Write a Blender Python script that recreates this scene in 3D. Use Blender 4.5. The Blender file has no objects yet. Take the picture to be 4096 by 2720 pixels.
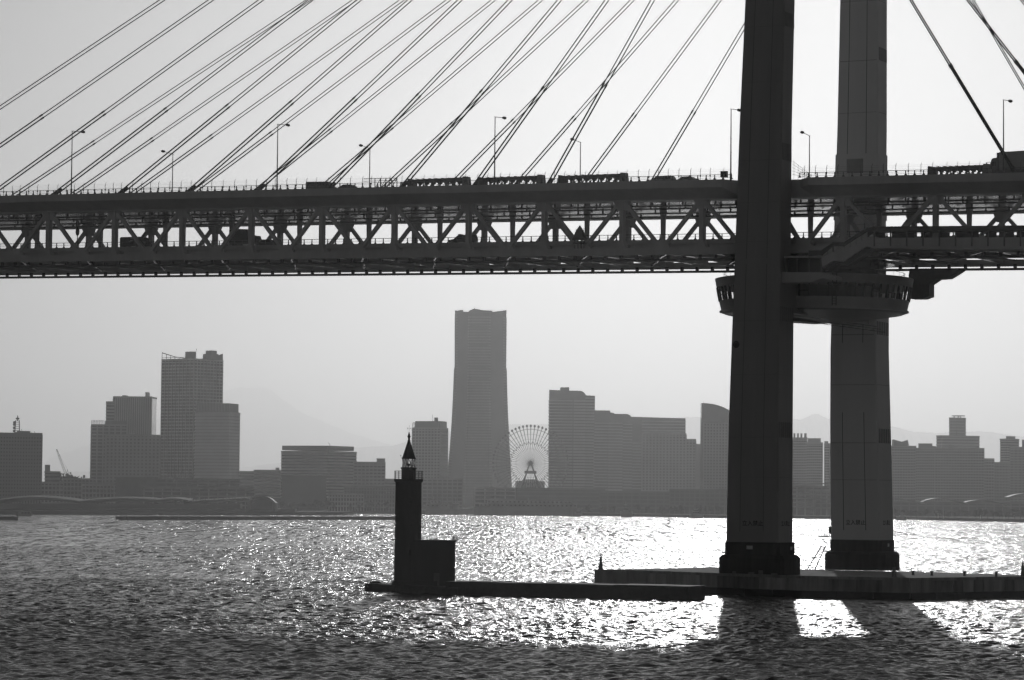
import bpy, math, random
import numpy as np
from math import *
from mathutils import Matrix, Vector

# ------------------------------------------------------------------ camera, sky, sun, exposure
sc = bpy.context.scene
COL = sc.collection
FPX, CAMH = 12600.0, 16.5                     # focal length in pixels of a 4096 px wide frame, eye height
PITCH, ROLL = atan((1992 - 1360) / FPX), radians(0.5)
cam = bpy.data.cameras.new('camera')
cam_ob = bpy.data.objects.new('camera', cam)
COL.objects.link(cam_ob)
cam.sensor_width = 36
cam.lens = 36 * FPX / 4096
cam.clip_start, cam.clip_end = 1.0, 200000.0
RM = Matrix.Rotation(pi / 2 + PITCH, 4, 'X') @ Matrix.Rotation(ROLL, 4, 'Z')
M0 = RM.copy()
M0.translation = (0, 0, CAMH)
cam_ob.matrix_world = M0
sc.camera = cam_ob

SUN_AZ, SUN_EL = radians(4.6), radians(13.5)
world = bpy.data.worlds.new('World')
sc.world = world
world.use_nodes = True
nt = world.node_tree
nt.nodes.clear()
sky = nt.nodes.new('ShaderNodeTexSky')
sky.sky_type = 'NISHITA'
sky.sun_disc = False
sky.sun_elevation, sky.sun_rotation = SUN_EL, SUN_AZ
sky.air_density, sky.dust_density, sky.ozone_density, sky.altitude = 1.0, 0.8, 1.0, 0
to_grey = nt.nodes.new('ShaderNodeRGBToBW')   # the photograph is black and white
bgn = nt.nodes.new('ShaderNodeBackground')
bgn.inputs[1].default_value = 0.1
wout = nt.nodes.new('ShaderNodeOutputWorld')
nt.links.new(sky.outputs[0], to_grey.inputs[0])
nt.links.new(to_grey.outputs[0], bgn.inputs[0])
nt.links.new(bgn.outputs[0], wout.inputs[0])
sun = bpy.data.lights.new('sun', 'SUN')
sun.energy, sun.angle = 3.0, radians(0.5)
sun_ob = bpy.data.objects.new('sun', sun)
COL.objects.link(sun_ob)
SUN_DIR = Vector((sin(SUN_AZ) * cos(SUN_EL), cos(SUN_AZ) * cos(SUN_EL), sin(SUN_EL)))
sun_ob.rotation_euler = SUN_DIR.to_track_quat('Z', 'Y').to_euler()
vs = sc.view_settings
vs.view_transform, vs.look, vs.exposure, vs.gamma = 'Standard', 'None', -2.26, 1.0
vs.use_curve_mapping = False
sc.cycles.use_denoising = True
sc.cycles.volume_bounces = 4
sc.cycles.max_bounces = 6
sc.cycles.caustics_reflective = False
random.seed(7)
rnd = random.Random(11)

# ------------------------------------------------------------------ helpers
def ray(x, y):
    return (RM.to_3x3() @ Vector(((x - 2048) / FPX, -(y - 1360) / FPX, -1.0)))
def at(x, y, Y):
    r = ray(x, y)
    return Vector((0, 0, CAMH)) + r * (Y / r.y)
def gnd(x, y, z=0.0):
    r = ray(x, y)
    return Vector((0, 0, CAMH)) + r * ((z - CAMH) / r.z)
TH = radians(26.7)
BD, BN = Vector((cos(TH), -sin(TH), 0)), Vector((sin(TH), cos(TH), 0))
_p = at(3092, 1000, 560)
BO = Vector((_p.x, _p.y, 0))
def B0(u, v, w):                               # bridge frame: along, across (away from camera), up
    return BO + BD * u + BN * v + Vector((0, 0, w))
def grade(u, v):
    return -0.0167 * u
def B(u, v, w):
    return B0(u, v, w + grade(u, v))
def uvp(x, y, v):                              # where the sight line meets the vertical plane v
    r = ray(x, y)
    t = (BO + BN * v - Vector((0, 0, CAMH))).dot(BN) / r.dot(BN)
    p = Vector((0, 0, CAMH)) + r * t
    return (p - BO).dot(BD), p.z
BR = Matrix.Rotation(-TH, 4, 'Z')
PANEL = 15.82
def un(n):
    return (n - 9.868) * PANEL

class MB:
    def __init__(s):
        s.v, s.f = [], []
    def add(s, vs_, fs_):
        k = len(s.v)
        s.v += [tuple(p) for p in vs_]
        s.f += [tuple(i + k for i in q) for q in fs_]
        return s
    def box(s, a0, a1, b0, b1, c0, c1, T=None):
        T = T or (lambda a, b, c: (a, b, c))
        s.add([T(a, b, c) for a in (a0, a1) for b in (b0, b1) for c in (c0, c1)],
              [(0, 1, 3, 2), (4, 6, 7, 5), (0, 4, 5, 1), (2, 3, 7, 6), (0, 2, 6, 4), (1, 5, 7, 3)])
        return s
    def prism(s, pts, t0, t1, T):              # polygon (a,b) pushed along t; T(a,b,t) -> point
        n = len(pts)
        s.add([T(a, b, t0) for a, b in pts] + [T(a, b, t1) for a, b in pts],
              [tuple(range(n))[::-1], tuple(range(n, 2 * n))] + [(i, (i + 1) % n, n + (i + 1) % n, n + i) for i in range(n)])
        return s
    def loft(s, rings, close=True):
        n = len(rings[0])
        k = len(s.v)
        for r in rings:
            s.v += [tuple(p) for p in r]
        for j in range(len(rings) - 1):
            for i in range(n):
                s.f.append((k + j * n + i, k + j * n + (i + 1) % n, k + (j + 1) * n + (i + 1) % n, k + (j + 1) * n + i))
        if close:
            s.f.append(tuple(k + i for i in range(n))[::-1])
            s.f.append(tuple(k + (len(rings) - 1) * n + i for i in range(n)))
        return s
    def tube(s, p, q, r, n=6, r2=None):
        p, q = Vector(p), Vector(q)
        d = (q - p).normalized()
        a = d.orthogonal().normalized()
        b = d.cross(a)
        r2 = r if r2 is None else r2
        s.loft([[p + a * (r * cos(2 * pi * i / n)) + b * (r * sin(2 * pi * i / n)) for i in range(n)],
                [q + a * (r2 * cos(2 * pi * i / n)) + b * (r2 * sin(2 * pi * i / n)) for i in range(n)]])
        return s
    def lathe(s, prof, c, n=24, a0=0.0):
        c = Vector(c)
        s.loft([[c + Vector((r * cos(a0 + 2 * pi * i / n), r * sin(a0 + 2 * pi * i / n), z)) for i in range(n)] for r, z in prof])
        return s
    def beam(s, p, q, w, h, side):             # rectangular bar; w along side, h across
        p, q, side = Vector(p), Vector(q), Vector(side).normalized()
        d = (q - p).normalized()
        up = d.cross(side).normalized()
        s.loft([[e + side * (w / 2 * i) + up * (h / 2 * j) for i, j in ((-1, -1), (1, -1), (1, 1), (-1, 1))] for e in (p, q)])
        return s
    def mesh(s, name, mat):
        me = bpy.data.meshes.new(name)
        me.from_pydata(s.v, [], s.f)
        if mat:
            me.materials.append(mat)
        me.update()
        return me

def link(o, parent=None):
    COL.objects.link(o)
    if parent is not None:
        o.parent = parent
        o.matrix_parent_inverse = INV.get(parent.name, Matrix.Identity(4))
    return o
INV = {}
def part(name, mb, mat, parent=None, smooth=False):
    me = mb.mesh(name, mat) if isinstance(mb, MB) else mb
    if smooth:
        me.polygons.foreach_set('use_smooth', [True] * len(me.polygons))
    o = bpy.data.objects.new(name, me)
    return link(o, parent)
def inst(name, me, M, parent=None):
    o = bpy.data.objects.new(name, me)
    o.matrix_basis = M
    return link(o, parent)
def tag(o, label, cat, group=None):
    o['label'], o['category'] = label, cat
    if group:
        o['group'] = group
    return o
def thing(name, label, cat, loc, group=None):
    o = bpy.data.objects.new(name, None)
    o.empty_display_size = 0.5
    o.location = loc
    COL.objects.link(o)
    INV[o.name] = Matrix.Translation(Vector(loc)).inverted()
    return tag(o, label, cat, group)
def struct(name, mb, mat):
    o = part(name, mb, mat)
    o['kind'] = 'structure'
    return o

# ------------------------------------------------------------------ materials (all grey: a black and white photograph)
def material(name, c, rough=0.6, var=0.25, scale=0.6, streak=0.0, metal=0.0, bump=0.0, spec=0.5):
    m = bpy.data.materials.new(name)
    m.use_nodes = True
    t = m.node_tree
    b = t.nodes['Principled BSDF']
    b.inputs['Roughness'].default_value = rough
    b.inputs['Metallic'].default_value = metal
    b.inputs['Specular IOR Level'].default_value = spec
    tc = t.nodes.new('ShaderNodeNewGeometry')
    mp = t.nodes.new('ShaderNodeMapping')
    mp.inputs['Scale'].default_value = (1, 1, 0.12 if streak else 1)
    nz = t.nodes.new('ShaderNodeTexNoise')
    nz.inputs['Scale'].default_value = scale
    nz.inputs['Detail'].default_value = 6
    nz.inputs['Roughness'].default_value = 0.65
    mr = t.nodes.new('ShaderNodeMapRange')
    mr.inputs['From Min'].default_value, mr.inputs['From Max'].default_value = 0.25, 0.75
    mr.inputs['To Min'].default_value, mr.inputs['To Max'].default_value = c * (1 - var), min(0.9, c * (1 + var))
    t.links.new(tc.outputs['Position'], mp.inputs['Vector'])
    t.links.new(mp.outputs[0], nz.inputs['Vector'])
    t.links.new(nz.outputs[0], mr.inputs['Value'])
    t.links.new(mr.outputs[0], b.inputs['Base Color'])
    if bump:
        bp = t.nodes.new('ShaderNodeBump')
        bp.inputs['Distance'].default_value = bump
        t.links.new(nz.outputs[0], bp.inputs['Height'])
        t.links.new(bp.outputs[0], b.inputs['Normal'])
    return m
M = {}
M['steel'] = material('white_steel_paint', 0.56, 0.5, 0.12, 0.35, streak=1)
M['soffit'] = material('soffit_paint', 0.5, 0.13, 0.15, 0.5)
M['leg_far'] = material('tower_paint_pale', 0.88, 0.55, 0.08, 0.3, streak=1)  # paler version of the tower paint, for the far leg and its collar
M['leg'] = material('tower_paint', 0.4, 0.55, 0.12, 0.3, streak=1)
M['rib'] = material('tower_rib', 0.3, 0.6, 0.15, 0.5)
M['dark'] = material('dark_steel', 0.06, 0.5, 0.3, 1.5)
M['cable'] = material('cable_sheath', 0.05, 0.45, 0.2, 1.0)
M['rail'] = material('galvanised_rail', 0.16, 0.45, 0.25, 2.0)
M['asphalt'] = material('asphalt', 0.05, 0.9, 0.3, 2.0)
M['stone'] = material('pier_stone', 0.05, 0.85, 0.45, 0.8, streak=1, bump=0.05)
M['concrete'] = material('quay_concrete', 0.34, 0.85, 0.5, 0.7, streak=1, bump=0.04)
M['concrete_b'] = material('quay_concrete_stained', 0.2, 0.85, 0.6, 0.9, streak=1, bump=0.04)
M['concrete_c'] = material('quay_concrete_pale', 0.45, 0.85, 0.5, 0.6, streak=1, bump=0.04)
M['rock'] = material('wet_dark_concrete', 0.02, 0.7, 0.5, 1.2, bump=0.12)
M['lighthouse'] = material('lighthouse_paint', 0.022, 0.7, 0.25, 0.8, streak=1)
M['glass'] = material('dark_glass', 0.03, 0.12, 0.2, 1.0)
M['letter'] = material('black_lettering', 0.02, 0.7, 0.1, 1.0)
M['white'] = material('white_paint', 0.75, 0.5, 0.08, 1.0)
M['truck'] = material('vehicle_paint', 0.12, 0.35, 0.1, 1.0)
M['car'] = material('light_vehicle_paint', 0.35, 0.3, 0.08, 1.0)
M['tyre'] = material('tyre_rubber', 0.02, 0.85, 0.2, 3.0)
M['land'] = material('harbour_ground', 0.10, 0.9, 0.4, 0.02)
M['snow'] = material('snowy_mountain', 0.6, 0.9, 0.2, 0.002)
M['hill'] = material('wooded_hill', 0.05, 0.95, 0.3, 0.002)
M['foliage'] = material('foliage', 0.06, 0.8, 0.5, 0.6)
M['bark'] = material('bark', 0.07, 0.9, 0.3, 3.0)
for i, c in enumerate((0.09, 0.16, 0.26, 0.42, 0.58)):
    M['f%d' % i] = material('facade_%s' % ('charcoal', 'slate', 'stone', 'pale_stone', 'white_tile')[i], c, 0.6, 0.15, 0.04)
M['f5'] = material('facade_bright_tile', 0.75, 0.5, 0.1, 0.04)
M['pane'] = material('window_pane', 0.07, 0.15, 0.3, 0.1)
M['gloss'] = material('mirror_glass', 0.1, 0.06, 0.2, 0.05)
M['roofmetal'] = material('roof_metal', 0.2, 0.65, 0.15, 0.05)
def clear_glass(name):
    m = bpy.data.materials.new(name)
    m.use_nodes = True
    t = m.node_tree
    b = t.nodes['Principled BSDF']
    b.inputs['Base Color'].default_value = (0.8, 0.8, 0.8, 1)
    b.inputs['Roughness'].default_value = 0.05
    b.inputs['Transmission Weight'].default_value = 1.0
    b.inputs['IOR'].default_value = 1.02
    return m
M['clear'] = clear_glass('lantern_glass')

# ------------------------------------------------------------------ water
def water_material():
    m = bpy.data.materials.new('sea_water')
    m.use_nodes = True
    t = m.node_tree
    b = t.nodes['Principled BSDF']
    b.inputs['Base Color'].default_value = (0.012, 0.012, 0.012, 1)
    b.inputs['IOR'].default_value = 1.33
    geo = t.nodes.new('ShaderNodeNewGeometry')
    def noise(scale, detail, sx=1.0, sy=1.0):
        mp = t.nodes.new('ShaderNodeMapping')
        mp.inputs['Scale'].default_value = (sx, sy, 1)
        n = t.nodes.new('ShaderNodeTexNoise')
        n.inputs['Scale'].default_value = scale
        n.inputs['Detail'].default_value = detail
        n.inputs['Roughness'].default_value = 0.6
        t.links.new(geo.outputs['Position'], mp.inputs['Vector'])
        t.links.new(mp.outputs[0], n.inputs['Vector'])
        return n
    sep = t.nodes.new('ShaderNodeSeparateXYZ')
    t.links.new(geo.outputs['Position'], sep.inputs[0])
    def ramp(a, b, lo, hi):
        r = t.nodes.new('ShaderNodeMapRange')
        r.inputs['From Min'].default_value, r.inputs['From Max'].default_value = a, b
        r.inputs['To Min'].default_value, r.inputs['To Max'].default_value = lo, hi
        t.links.new(sep.outputs['Y'], r.inputs['Value'])
        return r
    bp = t.nodes.new('ShaderNodeBump')
    bp.inputs['Distance'].default_value = 0.18
    t.links.new(noise(3.0, 3).outputs[0], bp.inputs['Height'])
    t.links.new(ramp(600, 1400, 1.0, 0.3).outputs[0], bp.inputs['Strength'])
    normal = bp.outputs[0]
    # facets of waves too far off to model: tilted patches, longer along the sight line than across it
    for nz, amp, bias, rp in ((noise(1.0, 2, 1.1, 0.06), (2.7, 1.9), -0.06, ramp(330, 720, 0.1, 1.0)), (noise(1.0, 2, 0.5, 0.013), (2.4, 1.9), -0.05, ramp(900, 1600, 0.0, 1.0))):
        sub = t.nodes.new('ShaderNodeVectorMath')
        sub.operation = 'SUBTRACT'
        sub.inputs[1].default_value = (0.5, 0.5, 0.5)
        t.links.new(nz.outputs['Color'], sub.inputs[0])
        mul = t.nodes.new('ShaderNodeVectorMath')
        mul.operation = 'MULTIPLY_ADD'
        mul.inputs[1].default_value = (amp[0], amp[1], 0)
        mul.inputs[2].default_value = (0, bias, 0)
        t.links.new(sub.outputs[0], mul.inputs[0])
        sca = t.nodes.new('ShaderNodeVectorMath')
        sca.operation = 'SCALE'
        t.links.new(mul.outputs[0], sca.inputs[0])
        t.links.new(rp.outputs[0], sca.inputs['Scale'])
        ad = t.nodes.new('ShaderNodeVectorMath')
        ad.operation = 'ADD'
        t.links.new(normal, ad.inputs[0])
        t.links.new(sca.outputs[0], ad.inputs[1])
        nm = t.nodes.new('ShaderNodeVectorMath')
        nm.operation = 'NORMALIZE'
        t.links.new(ad.outputs[0], nm.inputs[0])
        normal = nm.outputs[0]
    gust = noise(0.03, 5, 1.0, 0.25)            # wind gusts roughen the surface in patches
    far = t.nodes.new('ShaderNodeMapRange')     # ripples too far off to model become roughness
    far.inputs['From Min'].default_value, far.inputs['From Max'].default_value = 500, 1500
    far.inputs['To Min'].default_value, far.inputs['To Max'].default_value = 0.17, 0.17
    t.links.new(sep.outputs['Y'], far.inputs['Value'])
    gm = t.nodes.new('ShaderNodeMapRange')
    gm.inputs['From Min'].default_value, gm.inputs['From Max'].default_value = 0.3, 0.7
    gm.inputs['To Min'].default_value, gm.inputs['To Max'].default_value = 0.8, 1.2
    t.links.new(gust.outputs[0], gm.inputs['Value'])
    mul = t.nodes.new('ShaderNodeMath')
    mul.operation = 'MULTIPLY'
    t.links.new(far.outputs[0], mul.inputs[0])
    t.links.new(gm.outputs[0], mul.inputs[1])
    t.links.new(mul.outputs[0], b.inputs['Roughness'])
    t.links.new(normal, b.inputs['Normal'])
    return m

def wave_field(n, size, seed, wdir, lam, amp, power):
    rng = np.random.default_rng(seed)
    k = np.fft.fftfreq(n, size / n) * 2 * pi
    kx, ky = np.meshgrid(k, k, indexing='ij')
    kk = np.hypot(kx, ky) + 1e-9
    ang = np.arctan2(ky, kx) - wdir
    S = np.exp(-((2 * pi / lam) / kk) ** 2) * kk ** (-power) * (0.4 + np.cos(ang) ** 2)
    S[0, 0] = 0
    a = (rng.normal(size=(n, n)) + 1j * rng.normal(size=(n, n))) * np.sqrt(S)
    h = np.fft.ifft2(a).real
    return h * (amp / h.std())

def build_water():
    T, N = 200.0, 1024
    full = np.fft.fft2(wave_field(N, T, 1, radians(78), 3.2, 0.108, 3.4))
    kf = np.fft.fftfreq(N, T / N) * 2 * pi
    kk = np.hypot(*np.meshgrid(kf, kf, indexing='ij'))
    VV, QQ, base = [], [], 0
    for ya, yb, d in ((262, 430, 0.34), (430, 620, 0.45), (620, 1000, 0.8), (1000, 1700, 1.6), (1700, 3330, 3.2)):
        h = np.fft.ifft2(full * np.exp(-(kk * d / 2.6) ** 4)).real
        xw = 0.2 * yb + 25
        xs, ys = np.arange(-xw, xw, d), np.arange(ya - d, yb + d, d)
        X, Y = np.meshgrid(xs, ys, indexing='ij')
        rot = 0.23                              # turn the tile so that it never repeats along the view
        U, W = X * cos(rot) - Y * sin(rot), X * sin(rot) + Y * cos(rot)
        fx, fy = (U % T) / T * N, (W % T) / T * N
        i0, j0 = fx.astype(int), fy.astype(int)
        tx, ty = fx - i0, fy - j0
        i1, j1 = (i0 + 1) % N, (j0 + 1) % N
        i0 %= N
        j0 %= N
        Z = h[i0, j0] * (1 - tx) * (1 - ty) + h[i1, j0] * tx * (1 - ty) + h[i0, j1] * (1 - tx) * ty + h[i1, j1] * tx * ty
        Z *= np.clip((xw - np.abs(X)) / 8.0, 0, 1)
        nx, ny = X.shape
        VV.append(np.stack([X, Y, Z], -1).reshape(-1, 3))
        idx = base + np.arange(nx * ny).reshape(nx, ny)
        QQ.append(np.stack([idx[:-1, :-1], idx[1:, :-1], idx[1:, 1:], idx[:-1, 1:]], -1).reshape(-1, 4))
        base += nx * ny
    bx, by = [-16000, -7000, 0, 7000, 16000], [-250, 700, 2500, 9000]
    VV.append(np.array([(a, b, -0.45) for a in bx for b in by], float))
    QQ.append(np.array([(base + i * 4 + j, base + (i + 1) * 4 + j, base + (i + 1) * 4 + j + 1, base + i * 4 + j + 1) for i in range(4) for j in range(3)]))
    V, Q = np.concatenate(VV), np.concatenate(QQ)
    me = bpy.data.meshes.new('water')
    me.vertices.add(len(V))
    me.vertices.foreach_set('co', V.ravel())
    me.loops.add(Q.size)
    me.loops.foreach_set('vertex_index', Q.ravel().astype(np.int32))
    me.polygons.add(len(Q))
    me.polygons.foreach_set('loop_start', np.arange(0, Q.size, 4, dtype=np.int32))
    me.polygons.foreach_set('use_smooth', np.ones(len(Q), bool))
    me.update()
    me.materials.append(water_material())
    o = bpy.data.objects.new('water', me)
    COL.objects.link(o)
    o['kind'] = 'structure'
build_water()

# ------------------------------------------------------------------ the bridge
W_T = 37.2                                     # distance between the two truss planes
U0, U1 = -236.0, 74.0
bridge = thing('cable_stayed_bridge', 'huge pale double-deck cable-stayed truss bridge crossing the whole picture', 'bridge', tuple(B0(0, 18.6, 0)))

def deck_ring(u, chamf):
    e0, e1 = (-4.2, W_T + 4.2) if not chamf else (-0.9, W_T + 0.9)
    prof = [(e0, 73.5), (e0, 72.1), (-0.6, 70.45), (W_T + 0.6, 70.45), (e1, 72.1), (e1, 73.5), (e1 - 0.5, 73.5), (e1 - 0.5, 73.2), (e0 + 0.5, 73.2), (e0 + 0.5, 73.5)]
    return [B(u, v, w) for v, w in prof]
mb = MB()
mb.loft([deck_ring(u, c) for u, c in ((U0, 0), (-8.2, 0), (-5.6, 1), (5.6, 1), (8.2, 0), (U1, 0))])
upper_deck = part('upper_deck', mb, M['steel'], bridge)
part('soffit_plate', MB().box(U0, U1, 2.4, W_T - 2.4, 70.40, 70.444, B), M['soffit'], upper_deck)
part('road_surface', MB().box(U0, U1, -0.3, W_T + 0.3, 73.204, 73.215, B), M['asphalt'], upper_deck)
lower_deck = part('lower_deck', MB().box(U0, U1, 3.0, W_T - 3.0, 62.5, 63.2, B), M['soffit'], bridge)
for v in (3.0, W_T - 3.0):
    part('edge_beam', MB().box(U0, U1, v - 0.25, v + 0.25, 61.75, 63.4, B), M['steel'], lower_deck)
for v in (2.7, W_T - 2.7):
    part('edge_flange', MB().box(U0, U1, v - 0.35, v + 0.35, 62.55, 62.7, B), M['steel'], lower_deck)
for v in (0.6, W_T - 0.6):
    part('box_girder_flange', MB().box(U0, U1, v - 1.6, v + 1.6, 70.25, 70.44, B), M['steel'], upper_deck)

# truss planes
VERT = [un(n) for n in range(-5, 10)] + [0.0, 13.33, 30.4, 47.4, 64.4]
SIDE = BN
vert_me = MB().box(-0.40, 0.40, -0.6, 0.6, 0, 9.0).mesh('vertical', M['steel'])
gus_top = MB().prism([(-1.65, 0), (1.65, 0), (0.95, -1.75), (-0.95, -1.75)], -0.36, 0.36, lambda a, b, t: (a, t, b)).mesh('gusset_plate', M['steel'])
gus_bot = MB().prism([(-1.75, 0), (1.75, 0), (1.05, 1.3), (-1.05, 1.3)], -0.38, 0.38, lambda a, b, t: (a, t, b)).mesh('gusset_plate', M['steel'])
gus_foot = MB().prism([(-1.0, 0), (1.0, 0), (0.5, 1.4), (-0.5, 1.4)], -0.64, 0.64, lambda a, b, t: (a, t, b)).mesh('gusset_plate', M['steel'])
for v in (0.0, W_T):
    ch = part('lower_chord', MB().box(U0, U1, v - 0.5, v + 0.5, 60.45, 61.7, B), M['steel'], bridge)
    for i, u in enumerate(VERT):
        inst('vertical', vert_me, Matrix.Translation(B(u, v, 61.6)) @ BR, bridge)
        inst('gusset_plate', gus_top, Matrix.Translation(B(u, v, 70.42)) @ BR, bridge)
        inst('gusset_plate', gus_foot, Matrix.Translation(B(u, v, 61.6)) @ BR, ch)
        if i + 1 < len(VERT):
            u2 = VERT[i + 1]
            m = (u + u2) / 2 if (u != 0.0 and u2 != 0.0) else (-5.7 if u2 == 0.0 else 5.86)
            part('diagonal', MB().beam(B(u + 0.35, v, 70.2), B(m - 0.3, v, 61.75), 0.85, 0.62, SIDE), M['steel'], bridge)
            part('diagonal', MB().beam(B(u2 - 0.35, v, 70.2), B(m + 0.3, v, 61.75), 0.85, 0.62, SIDE), M['steel'], bridge)
            inst('gusset_plate', gus_bot, Matrix.Translation(B(m, v, 61.6)) @ BR, ch)
col_me = MB().prism([(-0.6, 0.2), (0.6, 0.2), (0.6, -0.9), (0.42, -1.6), (0.33, -7.4), (-0.33, -7.4), (-0.42, -1.6), (-0.6, -0.9)], -0.32, 0.32, lambda a, b, t: (a, t, b)).mesh('centre_column', M['steel'])
for i, u in enumerate(VERT):
    inst('centre_column', col_me, Matrix.Translation(B(u, 18.3, 70.5)) @ BR, bridge)
fb_me = MB().box(-0.3, 0.3, 0.5, W_T - 0.5, 0, 1.5).mesh('floor_beam', M['soffit'])
for i, u in enumerate(VERT):
    inst('floor_beam', fb_me, Matrix.Translation(B(u, 0, 60.95)) @ BR, bridge)
    if i + 1 < len(VERT):
        u2 = VERT[i + 1]
        m = (u + u2) / 2
        inst('floor_beam', fb_me, Matrix.Translation(B(m, 0, 60.95)) @ BR, bridge)
        for a, bq, va, vb in ((u, m, 16.5, 30.5), (u2, m, 16.5, 30.5), (u, m, 15.5, 2.0), (u2, m, 15.5, 2.0)):
            part('lateral_brace', MB().beam(B(a, va, 60.75), B(bq, vb, 60.75), 0.35, 0.3, (0, 0, 1)), M['soffit'], bridge)
# runway rails for the maintenance gantries, hung under both decks
hang_up = MB().box(-0.12, 0.12, -0.14, 0.14, 0, 0.75).box(-0.2, 0.2, -0.2, 0.2, -0.06, 0.12).mesh('rail_hanger', M['dark'])
hang_lo = MB().box(-0.28, 0.28, -0.2, 0.2, 0, 0.75).mesh('rail_hanger', M['dark'])
for v, w, st in ((5.0, 69.75, 3.3), (10.0, 69.7, 3.6), (18.0, 69.6, 5.2), (24.0, 69.5, 5.2)):
    r = part('runway_rail', MB().box(U0, U1, v - 0.12, v + 0.12, w - 0.14, w + 0.14, B), M['dark'], bridge)
    u = U0 + 2
    while u < 60:
        inst('rail_hanger', hang_up, Matrix.Translation(B(u + rnd.uniform(-.5, .5), v, w)) @ BR, r)
        u += st
for v, w in ((6.0, 59.95), (W_T - 3.2, 59.72)):
    r = part('runway_rail', MB().box(U0, U1, v - 0.2, v + 0.2, w - 0.22, w + 0.22, B), M['dark'], bridge)
    u = U0 + 1
    while u < 68:
        inst('rail_hanger', hang_lo, Matrix.Translation(B(u, v, w + 0.15)) @ BR, r)
        u += PANEL / 5

# railings
def railing(deck, v, base, top, gap, u0, u1, n_rails, name='rail_post'):
    for k in range(n_rails):
        z = base + (top - base) * (k + 1) / n_rails
        part('hand_rail' if k == n_rails - 1 else 'side_rail', MB().box(u0, u1, v - 0.04, v + 0.04, z - (0.1 if k == n_rails - 1 else 0.05), z + 0.0, B), M['rail'], deck)
    me = MB().prism([(-0.30, 0), (0.30, 0), (0.09, 0.30), (0.07, top - base), (-0.07, top - base), (-0.09, 0.30)], -0.07, 0.07, lambda a, b, t: (a, t, b)).mesh(name, M['rail'])
    u = u0
    while u < u1:
        inst(name, me, Matrix.Translation(B(u, v, base)) @ BR, deck)
        u += gap
railing(upper_deck, -3.95, 73.49, 74.4, 1.64, U0, -6.4, 3)
railing(upper_deck, -3.95, 73.49, 74.4, 1.64, 6.6, U1, 3)
railing(lower_deck, 3.3, 63.39, 64.45, 1.75, U0 + 20, U1, 2)
railing(lower_deck, W_T - 3.3, 63.39, 64.45, 3.5, U0 + 20, U1, 2)
fp = MB().tube((0, 0, 0), (0, 0, 1.95), 0.05, 4).tube((0, 0, 1.95), (0.06, 0.22, 2.35), 0.04, 4).box(-0.09, 0.09, -0.09, 0.09, 0.75, 0.98).mesh('fence_post', M['rail'])
u = U0 + 1
while u < U1:
    if abs(u) > 6.3:
        inst('fence_post', fp, Matrix.Translation(B(u, -4.08, 73.3)) @ BR, upper_deck)
    u += rnd.choice((2.1, 2.1, 2.3, 1.9, 2.6))
for z in (74.62, 74.95, 75.25):
    for a, b in ((U0, -6.4), (6.6, U1)):
        part('fence_wire', MB().box(a, b, -4.09, -4.075, z, z + 0.018, B), M['rail'], upper_deck)

# stay cables, in pairs, with their vibration dampers
def stay(vd, vt, u_deck, u_top, h_top, rr=1.0, gap=0.33):
    p, q = B(u_deck, vd, 71.0), B0(u_top, vt, h_top)
    d = (q - p).normalized()
    nrm = d.cross(BN).normalized()
    f = (92.0 - p.z) / (q.z - p.z)
    for s in (-1, 1):
        a, b = p + nrm * (s * gap), q + nrm * (s * gap)
        c = a.lerp(b, f)
        a = a.lerp(b, 1.3 / (b.z - a.z))
        cb = part('stay_cable', MB().tube(a, c, 0.14 * rr, 8).tube(c, b, 0.105 * rr, 8), M['cable'], bridge, True)
        part('cable_damper', MB().tube(c - d * 0.35, c + d * 0.35, 0.19 * rr, 8), M['dark'], cb)
    e = p.lerp(q, (74.6 - p.z + grade(u_deck, vd)) / (q.z - p.z))
    part('cable_anchor', MB().tube(p.lerp(q, 2.0 / (q.z - p.z)), e, 0.5, 8, 0.42), M['dark'], bridge)
HT = {7: 141, 6: 145.4, 5: 149.6, 4: 153.7, 3: 157.7, 2: 161.4, 1: 165.3, 0: 168.2, -1: 171.6, -2: 175.2, -3: 178.4, -4: 181.0}
for n in range(-3, 8):
    stay(-2.6, -0.2, un(n) + 0.5 - 0.37 * (5 - n) * (n < 5), -2.5, HT[n])
    stay(W_T + 2.6, 44.5, un(n) - 0.6 - 0.24 * (7 - n), -2.5, HT[n] + 0.8 + 0.33 * (7 - n), 0.9)
for k, u in enumerate((47.2, 62.6)):
    stay(-2.6, -0.2, u, 2.5, 142.5 + 5 * k, 1.2, 0.16)
    stay(W_T + 2.6, 44.5, u, 2.5, 145 + 5 * k, 1.0, 0.16)

# tower legs
NEAR = [(9.0, -9.3, 9.8, 7.1), (30, -9.0, 9.36, 7.3), (47, -8.2, 8.9, 7.22), (58, -7.6, 8.65, 7.2), (58.6, -7.55, 8.63, 5.4), (83, -6.22, 8.12, 5.05), (105, -4.54, 7.6, 5.1), (190, 0.4, 6.0, 4.6)]
FAR = [(9.0, 42.1, 9.9, 7.8), (31, 41.0, 9.6, 7.6), (45, 40.45, 9.15, 7.6), (58, 41.0, 8.9, 7.4), (58.6, 41.05, 8.88, 5.4), (88, 42.63, 8.3, 5.13), (112, 43.16, 7.76, 5.2), (190, 44.3, 6.0, 4.6)]
def leg_at(prof, h):
    for (h0, a0, b0, c0), (h1, a1, b1, c1) in zip(prof, prof[1:]):
        if h0 <= h <= h1:
            t = (h - h0) / (h1 - h0)
            return a0 + (a1 - a0) * t, b0 + (b1 - b0) * t, c0 + (c1 - c0) * t
def leg_ring(vf, w, d, h, ch=0.25):
    x, y0, y1 = w / 2, vf, vf + d
    pts = [(-x + ch, y0), (x - ch, y0), (x, y0 + ch), (x, y1 - ch), (x - ch, y1), (-x + ch, y1), (-x, y1 - ch), (-x, y0 + ch)]
    return [B0(a, b, h) for a, b in pts]
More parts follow.
